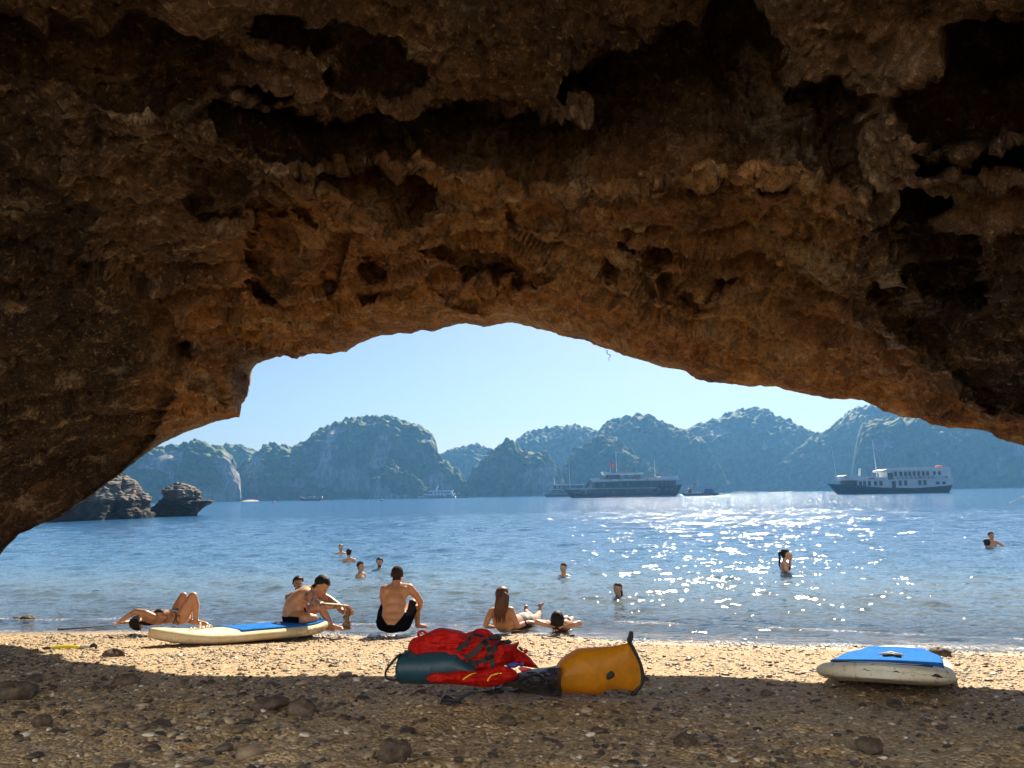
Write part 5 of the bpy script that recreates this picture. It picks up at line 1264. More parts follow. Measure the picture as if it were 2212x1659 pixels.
def paddle_board(loc, heading, tilt, L, Wd, label, mat, pad_range, text=None, nose_up=.10, tail_up=.05, pitchv=0.0, blunt=False, T=.135):
    """local x runs from nose (0) to tail (L)"""
    r = empty('paddle_board', loc); r.rotation_euler = (tilt, pitchv, heading); tag(r, label, 'paddle board', 'paddle boards on the beach')
    n, k = 70, 36
    def w(t):
        a = min(t / .42, 1); e = min((1 - t) / .30, 1)
        return Wd / 2 * (1 - (1 - a) ** 2.3) ** .62 * (.42 + .58 * (1 - (1 - e) ** 2.4) ** .7)
    if blunt: w = lambda t: Wd / 2 * (1 - (1 - min(t / .16, 1)) ** 3.0) ** .42 * (.40 + .60 * (1 - (1 - min((1 - t) / .45, 1)) ** 2.2) ** .7)
    def zc(t): return nose_up * max(0, 1 - t / .38) ** 2.0 + tail_up * max(0, (t - .8) / .2) ** 2
    def th(t): return T * (.50 + .5 * min(1, min(t / .10, (1 - t) / .06)) ** .5)
    V = []
    for i in range(n):
        t = .5 - .5 * math.cos(PI * i / (n - 1)); ww = max(w(t), .012) if 0 < i < n - 1 else .02; h = th(t) / 2
        for j in range(k):
            a = 2 * PI * j / k; ca, sa = math.cos(a), math.sin(a)
            y = (ww - h * .7) * np.sign(ca) * min(1, abs(ca) ** .35) + h * .7 * ca if ww > h else ww * ca
            z = h * np.sign(sa) * abs(sa) ** .8
            V.append((t * L, y, zc(t) + T / 2 + z + .012 * (1 - (y / (ww + .01)) ** 2) * (sa > 0)))
    F = [tuple(f) for f in grid_faces(n, k, wrap_v=True)] + [tuple(range(k))[::-1], tuple(range((n - 1) * k, n * k))]
    body = mesh('hull', V, F, mat, r)
    # deck pad with a worn edge
    m, q = 90, 26; V = []
    rs = np.random.default_rng(5)
    for i in range(m):
        t = pad_range[0] + (pad_range[1] - pad_range[0]) * i / (m - 1); ww = w(t) * .93 - .035; ww *= 1 - .012 * rs.random()
        for j in range(q):
            y = -ww + 2 * ww * j / (q - 1); V.append((t * L, y, zc(t) + T / 2 + th(t) / 2 + .012 * (1 - (y / w(t)) ** 2) - .004 - (.03 if abs(y) > w(t) * .97 else 0) + .010))
    nn = len(V); V2 = [(a, b_, c - .018) for a, b_, c in V]
    F = [tuple(f) for f in grid_faces(m, q, flip=True)]
    F2 = [tuple(i + nn for i in f)[::-1] for f in F]
    rim = [i for i in range(q)] + [i * q + q - 1 for i in range(1, m)] + [(m - 1) * q + j for j in range(q - 2, -1, -1)] + [i * q for i in range(m - 2, 0, -1)]
    F3 = [(rim[i], rim[(i + 1) % len(rim)], rim[(i + 1) % len(rim)] + nn, rim[i] + nn) for i in range(len(rim))]
    mesh('deck_pad', V + V2, F + F2 + F3, PADM, r)
    top = lambda t, y: np.array([t * L, y, zc(t) + T / 2 + th(t) / 2 + .006])
    tm = (pad_range[0] + pad_range[1]) / 2
    B = MB(); B.tube([top(tm, -.09) + [0, 0, .012], top(tm, 0) + [0, 0, .03], top(tm, .09) + [0, 0, .012]], .010, 6, 2.0); B.build('carry_handle', simple('pale_strap', (.55, .52, .45), .6), r, True)
    B = MB(); B.prism([(L * .93, -.11), (L * .86, -.11), (L * .82, .03), (L * .93, .03)], -.004, .004); fin = B.build('fin', simple('black_plastic', (.02, .02, .022), .4), r)
    return r, body, top, w
YB = board_mat('cream_board_skin', (.62, .50, .27), (.70, .62, .44)); GB = board_mat('ivory_board_skin', (.74, .75, .68), (.70, .66, .52), (.18, .15, .12))
def left_board():
    a = on_plane(360, 1392, .22); 
    L = 2.17
    r, body, top, w = paddle_board((-3.93, 8.55, .19), math.radians(47), 0, L, .70, 'cream paddle board with a plain blue pad lying beside the tattooed man', YB, (.42, .97), nose_up=.09)
    r.rotation_euler = (math.radians(-1.5), math.radians(3.4), math.radians(47))
    # knotted pale rope and bungee on the nose
    B = MB(); rs = np.random.default_rng(9)
    for k in range(7):
        x = .16 + .03 * k; B.tube(curve_pts([top(x, -.2 + .06 * k) + rs.normal(0, .01, 3), top(x + .02, -.14 + .06 * k) + [0, 0, .03], top(x + .03, -.1 + .05 * k) + rs.normal(0, .01, 3)], 8), .008, 6)
    B.tube(curve_pts([top(.24, -.05), top(.25, -.02) + [0, 0, .07], top(.27, .05) + [0, 0, .065], top(.28, .08)], 12), .008, 6)
    B.tube(curve_pts([top(.30, -.1), top(.36, -.06), top(.37, .1), top(.31, .15), top(.26, .0)], 20), .006, 6)
    B.build('rope', simple('frayed_pale_rope', (.62, .56, .44), .8, .2, 30), r, True)
    # worn lettering on the near rail
    bv = None
    cu = bpy.data.curves.new('rail_text', 'FONT'); cu.body = 'C.NANTOS'; cu.size = .085; cu.extrude = .0
    t = bpy.data.objects.new('t', cu); COL.objects.link(t); dg = bpy.context.evaluated_depsgraph_get(); me = bpy.data.meshes.new_from_object(t.evaluated_get(dg)); bpy.data.objects.remove(t)
    bmv = BVHTree.FromPolygons([v.co.copy() for v in body.data.vertices], [tuple(p.vertices) for p in body.data.polygons])
    for v in me.vertices:
        x = L * .72 + v.co.x; p = Vector((x, -w(x / L) - .3, .045 + v.co.y)); loc, nor, _, _ = bmv.ray_cast(p, Vector((0, 1, 0)))
        v.co = loc + nor * .003 if loc else p + Vector((0, .3, 0))
    link_mesh('lettering', me, simple('worn_grey_print', (.30, .29, .26), .7, .3, 20), r)
left_board()
def right_board():
    az = math.radians(62.3)
    r, body, top, w = paddle_board((2.32, 5.15, .47), az, 0, 2.7, .86, 'ivory paddle board with a waffle blue pad and dark scuffs, end on at the right', GB, (.22, .93), nose_up=.05, blunt=True, T=.118)
    r.rotation_euler = (math.radians(-1.5), math.radians(7.3), az)
    DK = simple('black_rubber_scuff', (.02, .02, .02), .6)
    B = MB(); B.tube(curve_pts([top(.075, -.30), top(.06, -.15), top(.055, 0), top(.06, .15), top(.075, .30)], 20), .007, 6)
    B.ell(top(.075, .24), (.03, .05, .012)); B.build('bungee_cord', DK, r, True)
    bmv = BVHTree.FromPolygons([v.co.copy() for v in body.data.vertices], [tuple(p.vertices) for p in body.data.polygons])
    V = []; F = []; ys = np.linspace(-.40, .10, 60)
    for y in ys:
        wd = max(.0006, .012 * vn1(y * 22) + .002); zb = .10 + .025 * math.cos(y * 3) + .008 * vn1(y * 55 + 3) - .03 * max(0, -y - .2) * 3
        for z in (zb - wd, zb + wd):
            loc, nor, _, _ = bmv.ray_cast(Vector((-.4, y, z)), Vector((1, 0, 0)))
            V.append(tuple(loc + nor * .003) if loc else (0, y, z))
    mesh('black_scuff', V, grid_faces(60, 2), DK, r)
    MB().tube([top(.46, -.08) + [0, 0, .02], top(.47, -.02) + [0, 0, .03], top(.48, .05) + [0, 0, .02]], .012, 6).build('grab_handle', DK, r, True)
def vn1(x): return float(vnoise(np.array([[x, .3, .7]]), 3)[0])
right_board()

def puff(name, outline, J, thick, mat, parent=None, step=7.0, wr=.25, seed=0, back=.7, edge=60.0, depth0=0.0, fold=1.0):
    """cushion-like lump: outline in picture units, swollen towards and away from the viewer"""
    out = [(p[0], p[2]) for p in curve_pts([(x, 0, y) for x, y in outline + outline[:1]], len(outline) * 5)][:-1]
    P = np.array(out); x0, y0 = P.min(0) - step; x1, y1 = P.max(0) + step
    xs = np.arange(x0, x1 + step, step); ys = np.arange(y0, y1 + step, step); X, Y = np.meshgrid(xs, ys, indexing='ij')
    ins = inpoly(X.ravel(), Y.ravel(), out).reshape(X.shape)
    A, Bp = P, np.roll(P, -1, 0); pts = np.stack([X.ravel(), Y.ravel()], 1)
    d = np.full(len(pts), 1e9); near = pts.copy()
    for a, b_ in zip(A, Bp):
        ab = b_ - a; t = np.clip(((pts - a) @ ab) / (ab @ ab + 1e-9), 0, 1); q = a + t[:, None] * ab; dd = np.linalg.norm(pts - q, axis=1); m = dd < d; d[m] = dd[m]; near[m] = q[m]
    cell = ins[:-1, :-1] | ins[1:, :-1] | ins[:-1, 1:] | ins[1:, 1:]
    use = np.zeros(X.shape, bool)
    for di in (0, 1):
        for dj in (0, 1): use[di:X.shape[0] - 1 + di, dj:X.shape[1] - 1 + dj] |= cell
    inside = ins.ravel(); pts2 = np.where(inside[:, None], pts, near); dd = np.where(inside, d, 0)
    f = np.sqrt(np.clip(1 - (1 - np.clip(dd / edge, 0, 1)) ** 2, 0, 1))
    nz = fbm(np.stack([pts2[:, 0] / 110, pts2[:, 1] / 60, 0 * dd + seed], 1), 4, seed); nz2 = ridged(np.stack([pts2[:, 0] / 200, pts2[:, 1] / 90, 0 * dd + seed + 5], 1), 3, seed + 1)
    th = thick * f * (1 + wr * nz + fold * wr * nz2)
    ids = -np.ones(len(pts), int); sel = np.where(use.ravel())[0]; ids[sel] = np.arange(len(sel)); n = len(sel)
    Vf = [J(pts2[i][0], pts2[i][1], depth0 - th[i]) for i in sel]; Vb = [J(pts2[i][0], pts2[i][1], depth0 + thick * back * f[i] + .002) for i in sel]
    ci, cj = np.where(cell); ny = X.shape[1]; F = []
    ecount = {}
    for i, j in zip(ci, cj):
        q = [ids[i * ny + j], ids[(i + 1) * ny + j], ids[(i + 1) * ny + j + 1], ids[i * ny + j + 1]]
        F.append(tuple(q)); F.append(tuple(k + n for k in q[::-1]))
        for a, b_ in zip(q, q[1:] + q[:1]): ecount[(min(a, b_), max(a, b_))] = ecount.get((min(a, b_), max(a, b_)), 0) + 1
    for (a, b_), c in ecount.items():
        if c == 1: F.append((a, b_, b_ + n, a + n))
    o = mesh(name, np.array(Vf + Vb), F, mat, parent)
    bv = BVHTree.FromPolygons([Vector(v) for v in Vf], [t for t in F if max(t) < n])
    return o, bv
def strap(name, pts, J, bv, org, wid, mat, parent, off=.009, n=26, depth=-.3):
    """flat band lying on a swollen front"""
    C = []; 
    for p in curve_pts([(x, 0, y) for x, y in pts], n):
        a = Vector(J(p[0], p[2], depth)); d = Vector(J(p[0], p[2], .3)) - a; loc, nor, _, _ = bv.ray_cast(a, d.normalized())
        C.append(np.array(loc) + np.array([0, -off, 0]) if loc is not None else (C[-1] if C else np.array(J(p[0], p[2], 0))))
    C = np.array(C); kk_ = np.array([1, 2, 1]) / 4
    for _ in range(6): C[1:-1] = (C[:-2] + 2 * C[1:-1] + C[2:]) / 4
    B = MB(); V = []
    for i, p in enumerate(C):
        t = unit(C[min(i + 1, n)] - C[max(i - 1, 0)]); s_ = unit(np.cross(t, [0, -1, 0]))
        for a, o_ in ((-1, 0), (-1, -.005), (1, -.005), (1, 0)): V.append(p + s_ * wid * .5 * a + np.array([0, o_, 0]))
    F = [tuple(f) for f in grid_faces(len(C), 4, wrap_v=True)] + [(0, 1, 2, 3), tuple(len(V) - 4 + i for i in (3, 2, 1, 0))]
    B.add(V, F); return B.build(name, mat, parent)
def nylon(name, c, rough=.5, trans=0.0, wrinkle=.5):
    b = NB(name); co = b.coord('Object'); n = b.noise(co, 14, 5, .6, .8); n2 = b.noise(co, 120, 2)
    col = b.mix(b.rng(n, .3, .7), tuple(x * .75 for x in c), c)
    nm = b.bump(n2, .12, .002, b.bump(n, wrinkle, .02))
    p = b.bsdf(col, rough, nm)
    if trans:
        tl = b.n('ShaderNodeBsdfTranslucent'); b.val(tl.inputs[0], col); b.l(nm, tl.inputs['Normal']); mx = b.n('ShaderNodeMixShader'); mx.inputs[0].default_value = trans
        b.l(p.outputs[0], mx.inputs[1]); b.l(tl.outputs[0], mx.inputs[2]); b.l(mx.outputs[0], b.out.inputs[0])
    return b.m
RED = nylon('red_nylon', (.85, .02, .012), .65, .5, .25); TEAL = nylon('teal_tarpaulin', (.012, .062, .095), .45, 0, .15); AMBER = nylon('amber_tarpaulin', (.85, .38, .02), .42, .5, .2)
BLK = nylon('black_webbing', (.012, .012, .016), .6, 0, .3); BLKG = nylon('black_shiny_cloth', (.022, .022, .03), .35, 0, 1.0); BLUEW = simple('blue_webbing', (.03, .04, .30), .6)
YBG = 4.72
def bags():
    org0 = np.array(at_y(1100, 1500, YBG)); zg = float(ground_z(org0[0], YBG))
    def mk(name, label, cat, px, dy=0.0, grp=None):
        p = at_y(px, 1400, YBG + dy); rt_ = empty(name, (p.x, YBG + dy, float(ground_z(p.x, YBG + dy)))); tag(rt_, label, cat, grp); org = np.array([p.x, YBG + dy, float(ground_z(p.x, YBG + dy))])
        return rt_, org
    # teal dry bag: round base at the left, thinning to the right
    r, org = mk('dry_bag', 'teal dry bag lying on its side under the red life jackets', 'dry bag', 950, -.06, 'dry bags')
    J = Jfun(822.9, 1338.6, .15377, YBG - .06, org); n, k = 46, 30; V = []
    for i in range(n):
        t = i / (n - 1); x = 222 + (1330 - 222) * t
        zt = np.interp(x, [222, 250, 290, 420, 600, 900, 1050, 1150, 1250, 1340], [610, 500, 468, 462, 458, 440, 470, 540, 610, 660]); zb = np.interp(x, [222, 240, 290, 500, 900, 1340], [760, 860, 885, 895, 900, 820])
        dp = .10 * np.interp(x, [222, 232, 260, 700, 1340], [.62, .85, 1, 1, .5])
        c0, c1 = J(x, zt), J(x, zb)
        for j in range(k):
            a = 2 * PI * j / k; m_ = (c0 + c1) / 2; h = (c0 - c1) / 2; V.append(m_ + h * math.cos(a) + np.array([0, -dp * math.sin(a), 0]) + np.array([0, .004 * vn1(x * .02 + 3 * math.sin(a)), 0]))
    F = [tuple(f) for f in grid_faces(n, k, wrap_v=True, flip=True)] + [tuple(range(k)), tuple(range(n * k - 1, (n - 1) * k - 1, -1))]
    ob = mesh('bag_body', V, F, TEAL, r); bv = BVHTree.FromPolygons([Vector(v) for v in V], F)
    strap('top_strap', [(330, 462), (500, 452), (700, 430), (900, 425), (1050, 450), (1150, 520), (1300, 640)], J, bv, org, .030, BLK, r)
    strap('patch', [(395, 510), (520, 505)], J, bv, org, .026, BLK, r, n=8)
    MB().tube(curve_pts([J(280, 480, -.04), J(210, 540, -.06), J(110, 660, -.06), J(65, 740, -.05), J(75, 820, -.05), J(130, 838, -.05), J(225, 845, -.05)], 24), .006, 6, 2.0).build('carry_strap', BLK, r, True)
    # life jackets
    r, org = mk('life_jacket', 'bright red life jacket with black straps heaped over the teal bag', 'life jacket', 1010, .06, 'red life jackets')
    J = Jfun(822.9, 1338.6, .15377, YBG + .06, org)
    o, bv = puff('vest_panel', [(375, 450), (380, 370), (440, 268), (560, 228), (700, 160), (830, 112), (960, 128), (1100, 152), (1190, 186), (1300, 200), (1420, 240), (1560, 270), (1700, 300), (1830, 340), (1940, 310), (1905, 410), (1830, 520), (1740, 640), (1600, 760), (1350, 800), (1100, 760), (800, 700), (500, 640)], J, .13, RED, r, 9, .13, 3, .6, 150, fold=1.6)
    for pts in ([(1080, 430), (1150, 370), (1240, 300), (1310, 215), (1370, 205), (1430, 245)], [(1180, 530), (1260, 500), (1370, 400), (1460, 300), (1540, 250), (1640, 230)], [(1460, 290), (1510, 400), (1550, 520), (1570, 660)], [(1550, 460), (1600, 390), (1680, 330), (1730, 310)], [(1230, 590), (1340, 605), (1450, 570), (1520, 500)], [(1640, 230), (1720, 290), (1800, 320)]):
        strap('strap', pts, J, bv, org, .030, BLK, r)
    MB().tube(curve_pts([J(540, 245), J(520, 195), J(580, 160), J(640, 195)], 12), .007, 6).build('hanging_loop', RED, r, True)
    for pts in ([(1500, 240), (1540, 225), (1640, 215), (1700, 250), (1660, 290), (1540, 290)], [(1720, 290), (1800, 280), (1840, 320), (1760, 345)]): puff('buckle', pts, J, .03, BLK, r, 8, .3, 4, 1.0, 30, -.13)
    r, org = mk('life_jacket', 'red life jacket behind, its rounded top and right flap sticking out', 'life jacket', 1110, .24, 'red life jackets')
    J = Jfun(822.9, 1338.6, .15377, YBG + .24, org)
    puff('vest_panel', [(1180, 190), (1270, 165), (1380, 122), (1500, 140), (1600, 215), (1750, 330), (1900, 400), (2060, 500), (2150, 600), (2200, 680), (1950, 650), (1740, 640), (1500, 600), (1250, 400)], J, .07, RED, r, 9, .3, 6, .6, 90)
    puff('flap_tab', [(1990, 430), (2050, 412), (2065, 450), (2020, 470)], J, .02, RED, r, 6, .2, 6, 1, 30)
    puff('black_edge_tape', [(1930, 400), (1960, 385), (2000, 430), (1975, 440)], J, .02, BLK, r, 6, .2, 6, 1, 30)
    r, org = mk('life_jacket', 'red life jacket with yellow piping lying flat in front of the teal bag', 'life jacket', 1030, -.16, 'red life jackets')
    J = Jfun(822.9, 1338.6, .15377, YBG - .16, org)
    o, bv = puff('vest_panel', [(630, 830), (690, 770), (780, 745), (950, 745), (1100, 715), (1300, 725), (1420, 715), (1550, 665), (1720, 650), (1850, 690), (1930, 770), (1900, 850), (1760, 900), (1600, 935), (1450, 950), (1200, 925), (900, 900), (720, 885)], J, .09, RED, r, 9, .35, 9, .9, 80, fold=1.3)
    for pts in ([(1150, 835), (1200, 800), (1270, 760), (1340, 745)], [(1500, 850), (1530, 800), (1580, 765), (1700, 742)]): strap('yellow_piping', pts, J, bv, org, .006, YEL, r)
    for pts in ([(1740, 640), (1820, 605), (1910, 600), (1925, 650), (1860, 680)], [(1930, 620), (1980, 600), (2010, 640), (1960, 665)]): puff('blue_strap_end', pts, J, .03, BLUEW, r, 8, .2, 3, 1, 30, -.05)
    puff('pink_lining', [(1920, 680), (1990, 665), (2120, 690), (2060, 720), (1990, 740)], J, .03, simple('pink_lining_cloth', (.75, .08, .10), .6), r, 8, .2, 3, 1, 40, -.02)
    # black cloth and loose strap
    r, org = mk('black_jacket', 'crumpled black cloth between the red life jackets and the amber bag', 'jacket', 1160, -.1)
    J = Jfun(795.5, 1327.6, .2976, YBG - .1, org)
    puff('cloth', [(960, 530), (985, 490), (1020, 455), (1080, 425), (1140, 410), (1210, 392), (1300, 382), (1370, 372), (1400, 400), (1400, 500), (1400, 590), (1280, 590), (1190, 575), (1120, 545), (1050, 525)], J, .10, BLKG, r, 4.5, .5, 13, .9, 60, fold=1.6)
    r, org = mk('webbing_strap', 'loose black webbing strap trailing on the sand before the bags', 'strap', 1050, -.45)
    J = lambda x, y: (lambda p: np.array([p.x, p.y, p.z]) - org)(on_ground(795.5 + x * .2976, 1327.6 + y * .2976))
    B = MB(); C = [J(*p) + np.array([0, 0, .018 + .012 * math.sin(i * 1.7)]) for i, p in enumerate(((530, 672), (560, 650), (610, 655), (650, 668), (690, 640), (740, 615), (790, 600), (850, 590), (905, 600), (915, 560), (990, 570), (1060, 590), (1120, 590), (1200, 595)))]
    C = curve_pts(C, 60); B.tube(C, [.020] * 61, 8, .28); B.build('webbing', BLK, r, True)
    B = MB(); B.ell(J(575, 668) + [0, 0, .02], (.045, .03, .018), noise=.3); B.ell(J(640, 672) + [0, 0, .02], (.03, .03, .016), noise=.3); B.build('buckle', BLK, r, True)
    # amber dry bag, roll top at the right
    r, org = mk('dry_bag', 'amber yellow dry bag with a black roll top standing on edge at its right end', 'dry bag', 1300, 0, 'dry bags')
    J = Jfun(795.5, 1327.6, .2976, YBG, org); n, k = 60, 34; V = []
    xs = 1308 + (1992 - 1308) * (np.linspace(0, 1, n) ** 1.0)
    for i, x in enumerate(xs):
        t = i / (n - 1)
        zt = np.interp(x, [1308, 1330, 1390, 1430, 1520, 1640, 1780, 1890, 1940, 1975, 1992], [500, 430, 340, 302, 247, 240, 228, 205, 290, 370, 430])
        zb = np.interp(x, [1308, 1350, 1450, 1560, 1660, 1700, 1740, 1820, 1920, 1975, 1992], [525, 548, 566, 572, 580, 566, 542, 546, 557, 515, 480])
        dp = np.interp(t, [0, .03, .15, .5, .85, 1], [.06, .10, .125, .105, .035, .008])
        c0, c1 = J(x, zt), J(x, zb); sk = .06 * t
        for j in range(k):
            a = 2 * PI * j / k; m_ = (c0 + c1) / 2; h = (c0 - c1) / 2
            V.append(m_ + h * np.sign(math.cos(a)) * abs(math.cos(a)) ** .85 + np.array([0, -dp * math.sin(a) + .05 * math.sin(t * 2.6) * 0 + .006 * vn1(t * 6 + 2 * math.sin(a)), 0]))
    F = [tuple(f) for f in grid_faces(n, k, wrap_v=True, flip=True)] + [tuple(range(k)), tuple(range(n * k - 1, (n - 1) * k - 1, -1))]
    ob = mesh('bag_body', V, F, AMBER, r); bv = BVHTree.FromPolygons([Vector(v) for v in V], F)
    B = MB(); B.tube(curve_pts([J(1893, 205), J(1915, 235), J(1942, 290), J(1968, 350), J(1988, 420), J(1990, 470), J(1975, 515), J(1945, 550), J(1918, 575)], 30), [.013] * 31, 8, 1.3); B.build('roll_top', BLK, r, True)
    B = MB(); B.tube(curve_pts([J(1893, 205), J(1888, 180), J(1898, 160), J(1903, 135), J(1912, 132), J(1913, 165), J(1905, 190), J(1900, 210)], 20), .010, 7, 1.2); B.build('top_loop', BLK, r, True)
    puff('buckle', [(1905, 560), (1945, 560), (1950, 585), (1905, 588)], J, .02, BLK, r, 5, .2, 2, 1, 15)
    o2, _ = puff('valve_patch', [(1720, 430), (1765, 408), (1788, 430), (1780, 455), (1740, 475), (1722, 460)], J, .010, BLK, r, 4, .2, 2, .2, 12, -.075)
bags()

# snorkel
def snorkel():
    p = on_ground(152, 1404); r = empty('snorkel', (p.x, p.y, p.z)); tag(r, 'yellow snorkel with a clear end lying on the sunlit sand at the left', 'snorkel')
    J = Jfun(84.8, 1327.6 - 6, .2976 * .0 + .3473, p.y, np.array(p)); J = Jfun(0, 1042.3, .3472, p.y, np.array(p))
    Y_ = simple('yellow_plastic', (.80, .68, .02), .3, .1, 8); 
    C = [J(315, 1030), J(350, 1026), J(400, 1022), J(450, 1022), J(495, 1026)]; B = MB(); B.tube(curve_pts(C, 16), [.014] * 3 + [.0165] * 14, 10); B.build('barrel', Y_, r, True)
    MB().tube([J(268, 1036), J(290, 1032), J(320, 1030)], [.014, .019, .014], 9).build('mouthpiece', simple('black_rubber', (.015, .015, .018), .5), r, True)
    MB().tube([J(495, 1026), J(530, 1022), J(565, 1020)], [.015, .017, .014], 10).build('clear_tube', simple('cloudy_plastic', (.42, .45, .36), .2), r, True)
    MB().tube(curve_pts([J(560, 1022), J(580, 1012), J(595, 1015), J(598, 1034)], 8), [.014, .018, .02, .021, .022, .02, .016, .012, .01], 8).build('purge_valve', simple('black_rubber', (.015, .015, .018), .5), r, True)
snorkel()

# stones
STONE = None
def stone_mat():
    b = NB('beach_stone'); c = b.coord('Object'); n = b.noise(c, 9, 5, .65); n2 = b.noise(c, 50, 4, .7)
    col = b.ramp(n, [(.3, (.05, .037, .03)), (.5, (.11, .08, .062)), (.7, (.21, .165, .125))]); b.bsdf(b.mix(b.rng(n2, .35, .65), b.mix(.7, col, (.5, .45, .4), 'MULTIPLY'), col), .8, b.bump(n2, .8, .008)); return b.m
STONE = stone_mat()
def rock(px, py, w, h, label, cat='rock', seed=1, rough=.35, name='rock', group='loose rocks on the beach', sink=.25, p=None, mat=None):
    p = on_ground(px, py) if p is None else p; k = p.y / F0
    nu, nv = 26, 18; V = []; F = []
    B = MB(); B.ell((0, 0, 0), (w * k / 2, w * k / 2 * .8, h * k * .62), nu, nv)
    V = np.array(B.V); d = V / (np.linalg.norm(V, axis=1)[:, None] + 1e-9); sz = w * k / 2
    dn = rough * fbm(d * 1.6 + seed * 7.7, 4, seed) + rough * .5 * ridged(d * 3.1 + seed, 3, seed + 1); V = V * (1 + dn)[:, None]
    o = mesh(name, V, B.F, mat or STONE); o.location = (p.x, p.y, p.z + h * k * (.5 - sink)); o.rotation_euler = (0, 0, seed * 1.3)
    tag(o, label, cat, group); return o
RK = [(28, 1508, 72, 34, 'large dark lumpy rock at the left edge of the beach'), (68, 1500, 36, 22, 'small dark rock touching the large one at the left edge'), (272, 1480, 52, 24, 'flat brown rock on the shaded shingle below the snorkel'), (73, 1475, 40, 18, 'dark rock just inside the shadow at the far left'),
 (243, 1418, 44, 17, 'crumbly brown rock on sunlit sand right of the snorkel'), (583, 1530, 72, 26, 'smooth flat dark rock below the left paddle board'), (652, 1544, 66, 38, 'rounded brown boulder, biggest in the shaded foreground'), (905, 1510, 36, 18, 'pale brown rock in front of the teal bag'),
 (2033, 1414, 40, 16, 'smooth tan rock on sunlit sand right of the ivory board'), (1096, 1566, 40, 20, 'round dark stone below the loose black strap'), (850, 1640, 70, 40, 'crusty dark clump at the bottom edge left of centre'), (740, 1562, 34, 16, 'small brown stone right of the rounded boulder'),
 (90, 1566, 34, 22, 'dark stone on the shingle near the bottom left'), (345, 1574, 54, 18, 'low dark stone below the flat brown rock'), (1480, 1612, 44, 26, 'crusty clod at the bottom right of centre'), (1880, 1620, 60, 26, 'broad dark clod near the bottom right'),
 (60, 1338, 30, 10, 'dark weedy rock at the water edge, right one of the pair at left'), (38, 1338, 22, 7, 'small weedy rock at the water edge, left one of the pair'), (215, 1594, 30, 18, 'knobbly stone near the bottom left corner'), (330, 1620, 34, 18, 'dark stone at the bottom left'), (1330, 1548, 26, 12, 'small dark stone under the amber bag end'), (1655, 1500, 24, 10, 'small stone in the shade left of the ivory board')]
for i, (x, y, w_, h_, lab) in enumerate(RK):
    rock(x, y, w_, h_, lab, seed=i + 3, rough=.5 if 'crusty' in lab or 'crumbly' in lab or 'lumpy' in lab else .3)
# balanced pile of stones
J_ = lambda x, y: (592.5 + x * .08929, 1223.4 + y * .08929)
names = ['bottom', 'second', 'third', 'fourth', 'fifth', 'sixth', 'seventh', 'eighth', 'ninth', 'topmost']
for i, (x, y, w_, h_) in enumerate(((1760, 1490, 230, 62), (1752, 1415, 190, 105), (1790, 1340, 130, 80), (1760, 1285, 135, 62), (1738, 1230, 150, 58), (1785, 1180, 120, 62), (1795, 1120, 125, 58), (1800, 1068, 130, 48), (1790, 1025, 120, 46), (1765, 988, 90, 40))):
    px, py = J_(x, y); p = at_y(px, py, 10.0)
    rock(px, py, w_ * .09, h_ * .11, f'{names[i]} brown stone of the balanced pile at the water edge', 'stone', 40 + i, .22, 'balanced_stone', 'balanced pile of stones', .5, p, simple('wet_brown_stone', (.20, .12, .065), .45, .4, 20, .4))
for i, (x, y, w_, h_, lab) in enumerate(((1340, 1490, 150, 40, 'flat pale shell beside the left board tail'), (1500, 1505, 110, 60, 'dark round stone between the board tail and the stone pile'), (1850, 1500, 90, 26, 'white flat shell at the foot of the stone pile'))):
    px, py = J_(x, y); rock(px, py, w_ * .09, h_ * .09, lab, 'stone', 60 + i, .25, 'shell' if 'shell' in lab else 'pebble', None, .3, None, simple('bleached_shell', (.62, .55, .42), .5) if 'shell' in lab else STONE)

# driftwood stick, vine, mooring line
def stick(name, pts, r, label, cat, mat, k=7, on=True):
    P = [np.array(on_ground(*p)) + np.array([0, 0, r * 1.2]) for p in pts] if on else pts
    o0 = np.array(P[0]); B = MB(); C = curve_pts([p - o0 for p in P], 30); B.tube(C, list(np.linspace(r, r * .35, 31)), k); o = B.build(name, mat, None, True); o.location = o0; tag(o, label, cat); return o
TWIG = simple('driftwood_bark', (.09, .06, .04), .8, .4, 30, .4)
stick('driftwood_branch', [(125, 1362), (160, 1360), (200, 1357), (235, 1354), (252, 1356)], .012, 'long thin driftwood branch at the waterline beside the sunbather', 'branch', TWIG)
stick('twig', [(1180, 1382), (1200, 1381), (1222, 1384)], .010, 'short dark twig on sunlit sand between the red and amber bags', 'twig', TWIG)
stick('twig', [(880, 1650), (920, 1640), (960, 1645), (1000, 1652)], .004, 'thin curved twig on the shaded sand at the bottom', 'twig', TWIG)
v0 = at_y(1311, 758, 9.0); stick('hanging_root', [np.array(at_y(1311, 756, 8.7)), np.array(at_y(1312, 764, 8.7)), np.array(at_y(1319, 768, 8.72)), np.array(at_y(1315, 774, 8.7)), np.array(at_y(1317, 781, 8.7))], .005, 'thin root hanging from the edge of the cave roof', 'root', TWIG, 5, False)
a_, b2_ = at_y(2181, 1087, 60), at_y(2260, 1036, 42); stick('mooring_rope', [np.array(a_), np.array(a_) * .66 + np.array(b2_) * .34 - np.array([0, 0, .1]), np.array(a_) * .33 + np.array(b2_) * .67 - np.array([0, 0, .1]), np.array(b2_)], .035, 'taut mooring rope rising from the water at the right edge', 'rope', GREYM, 6, False)

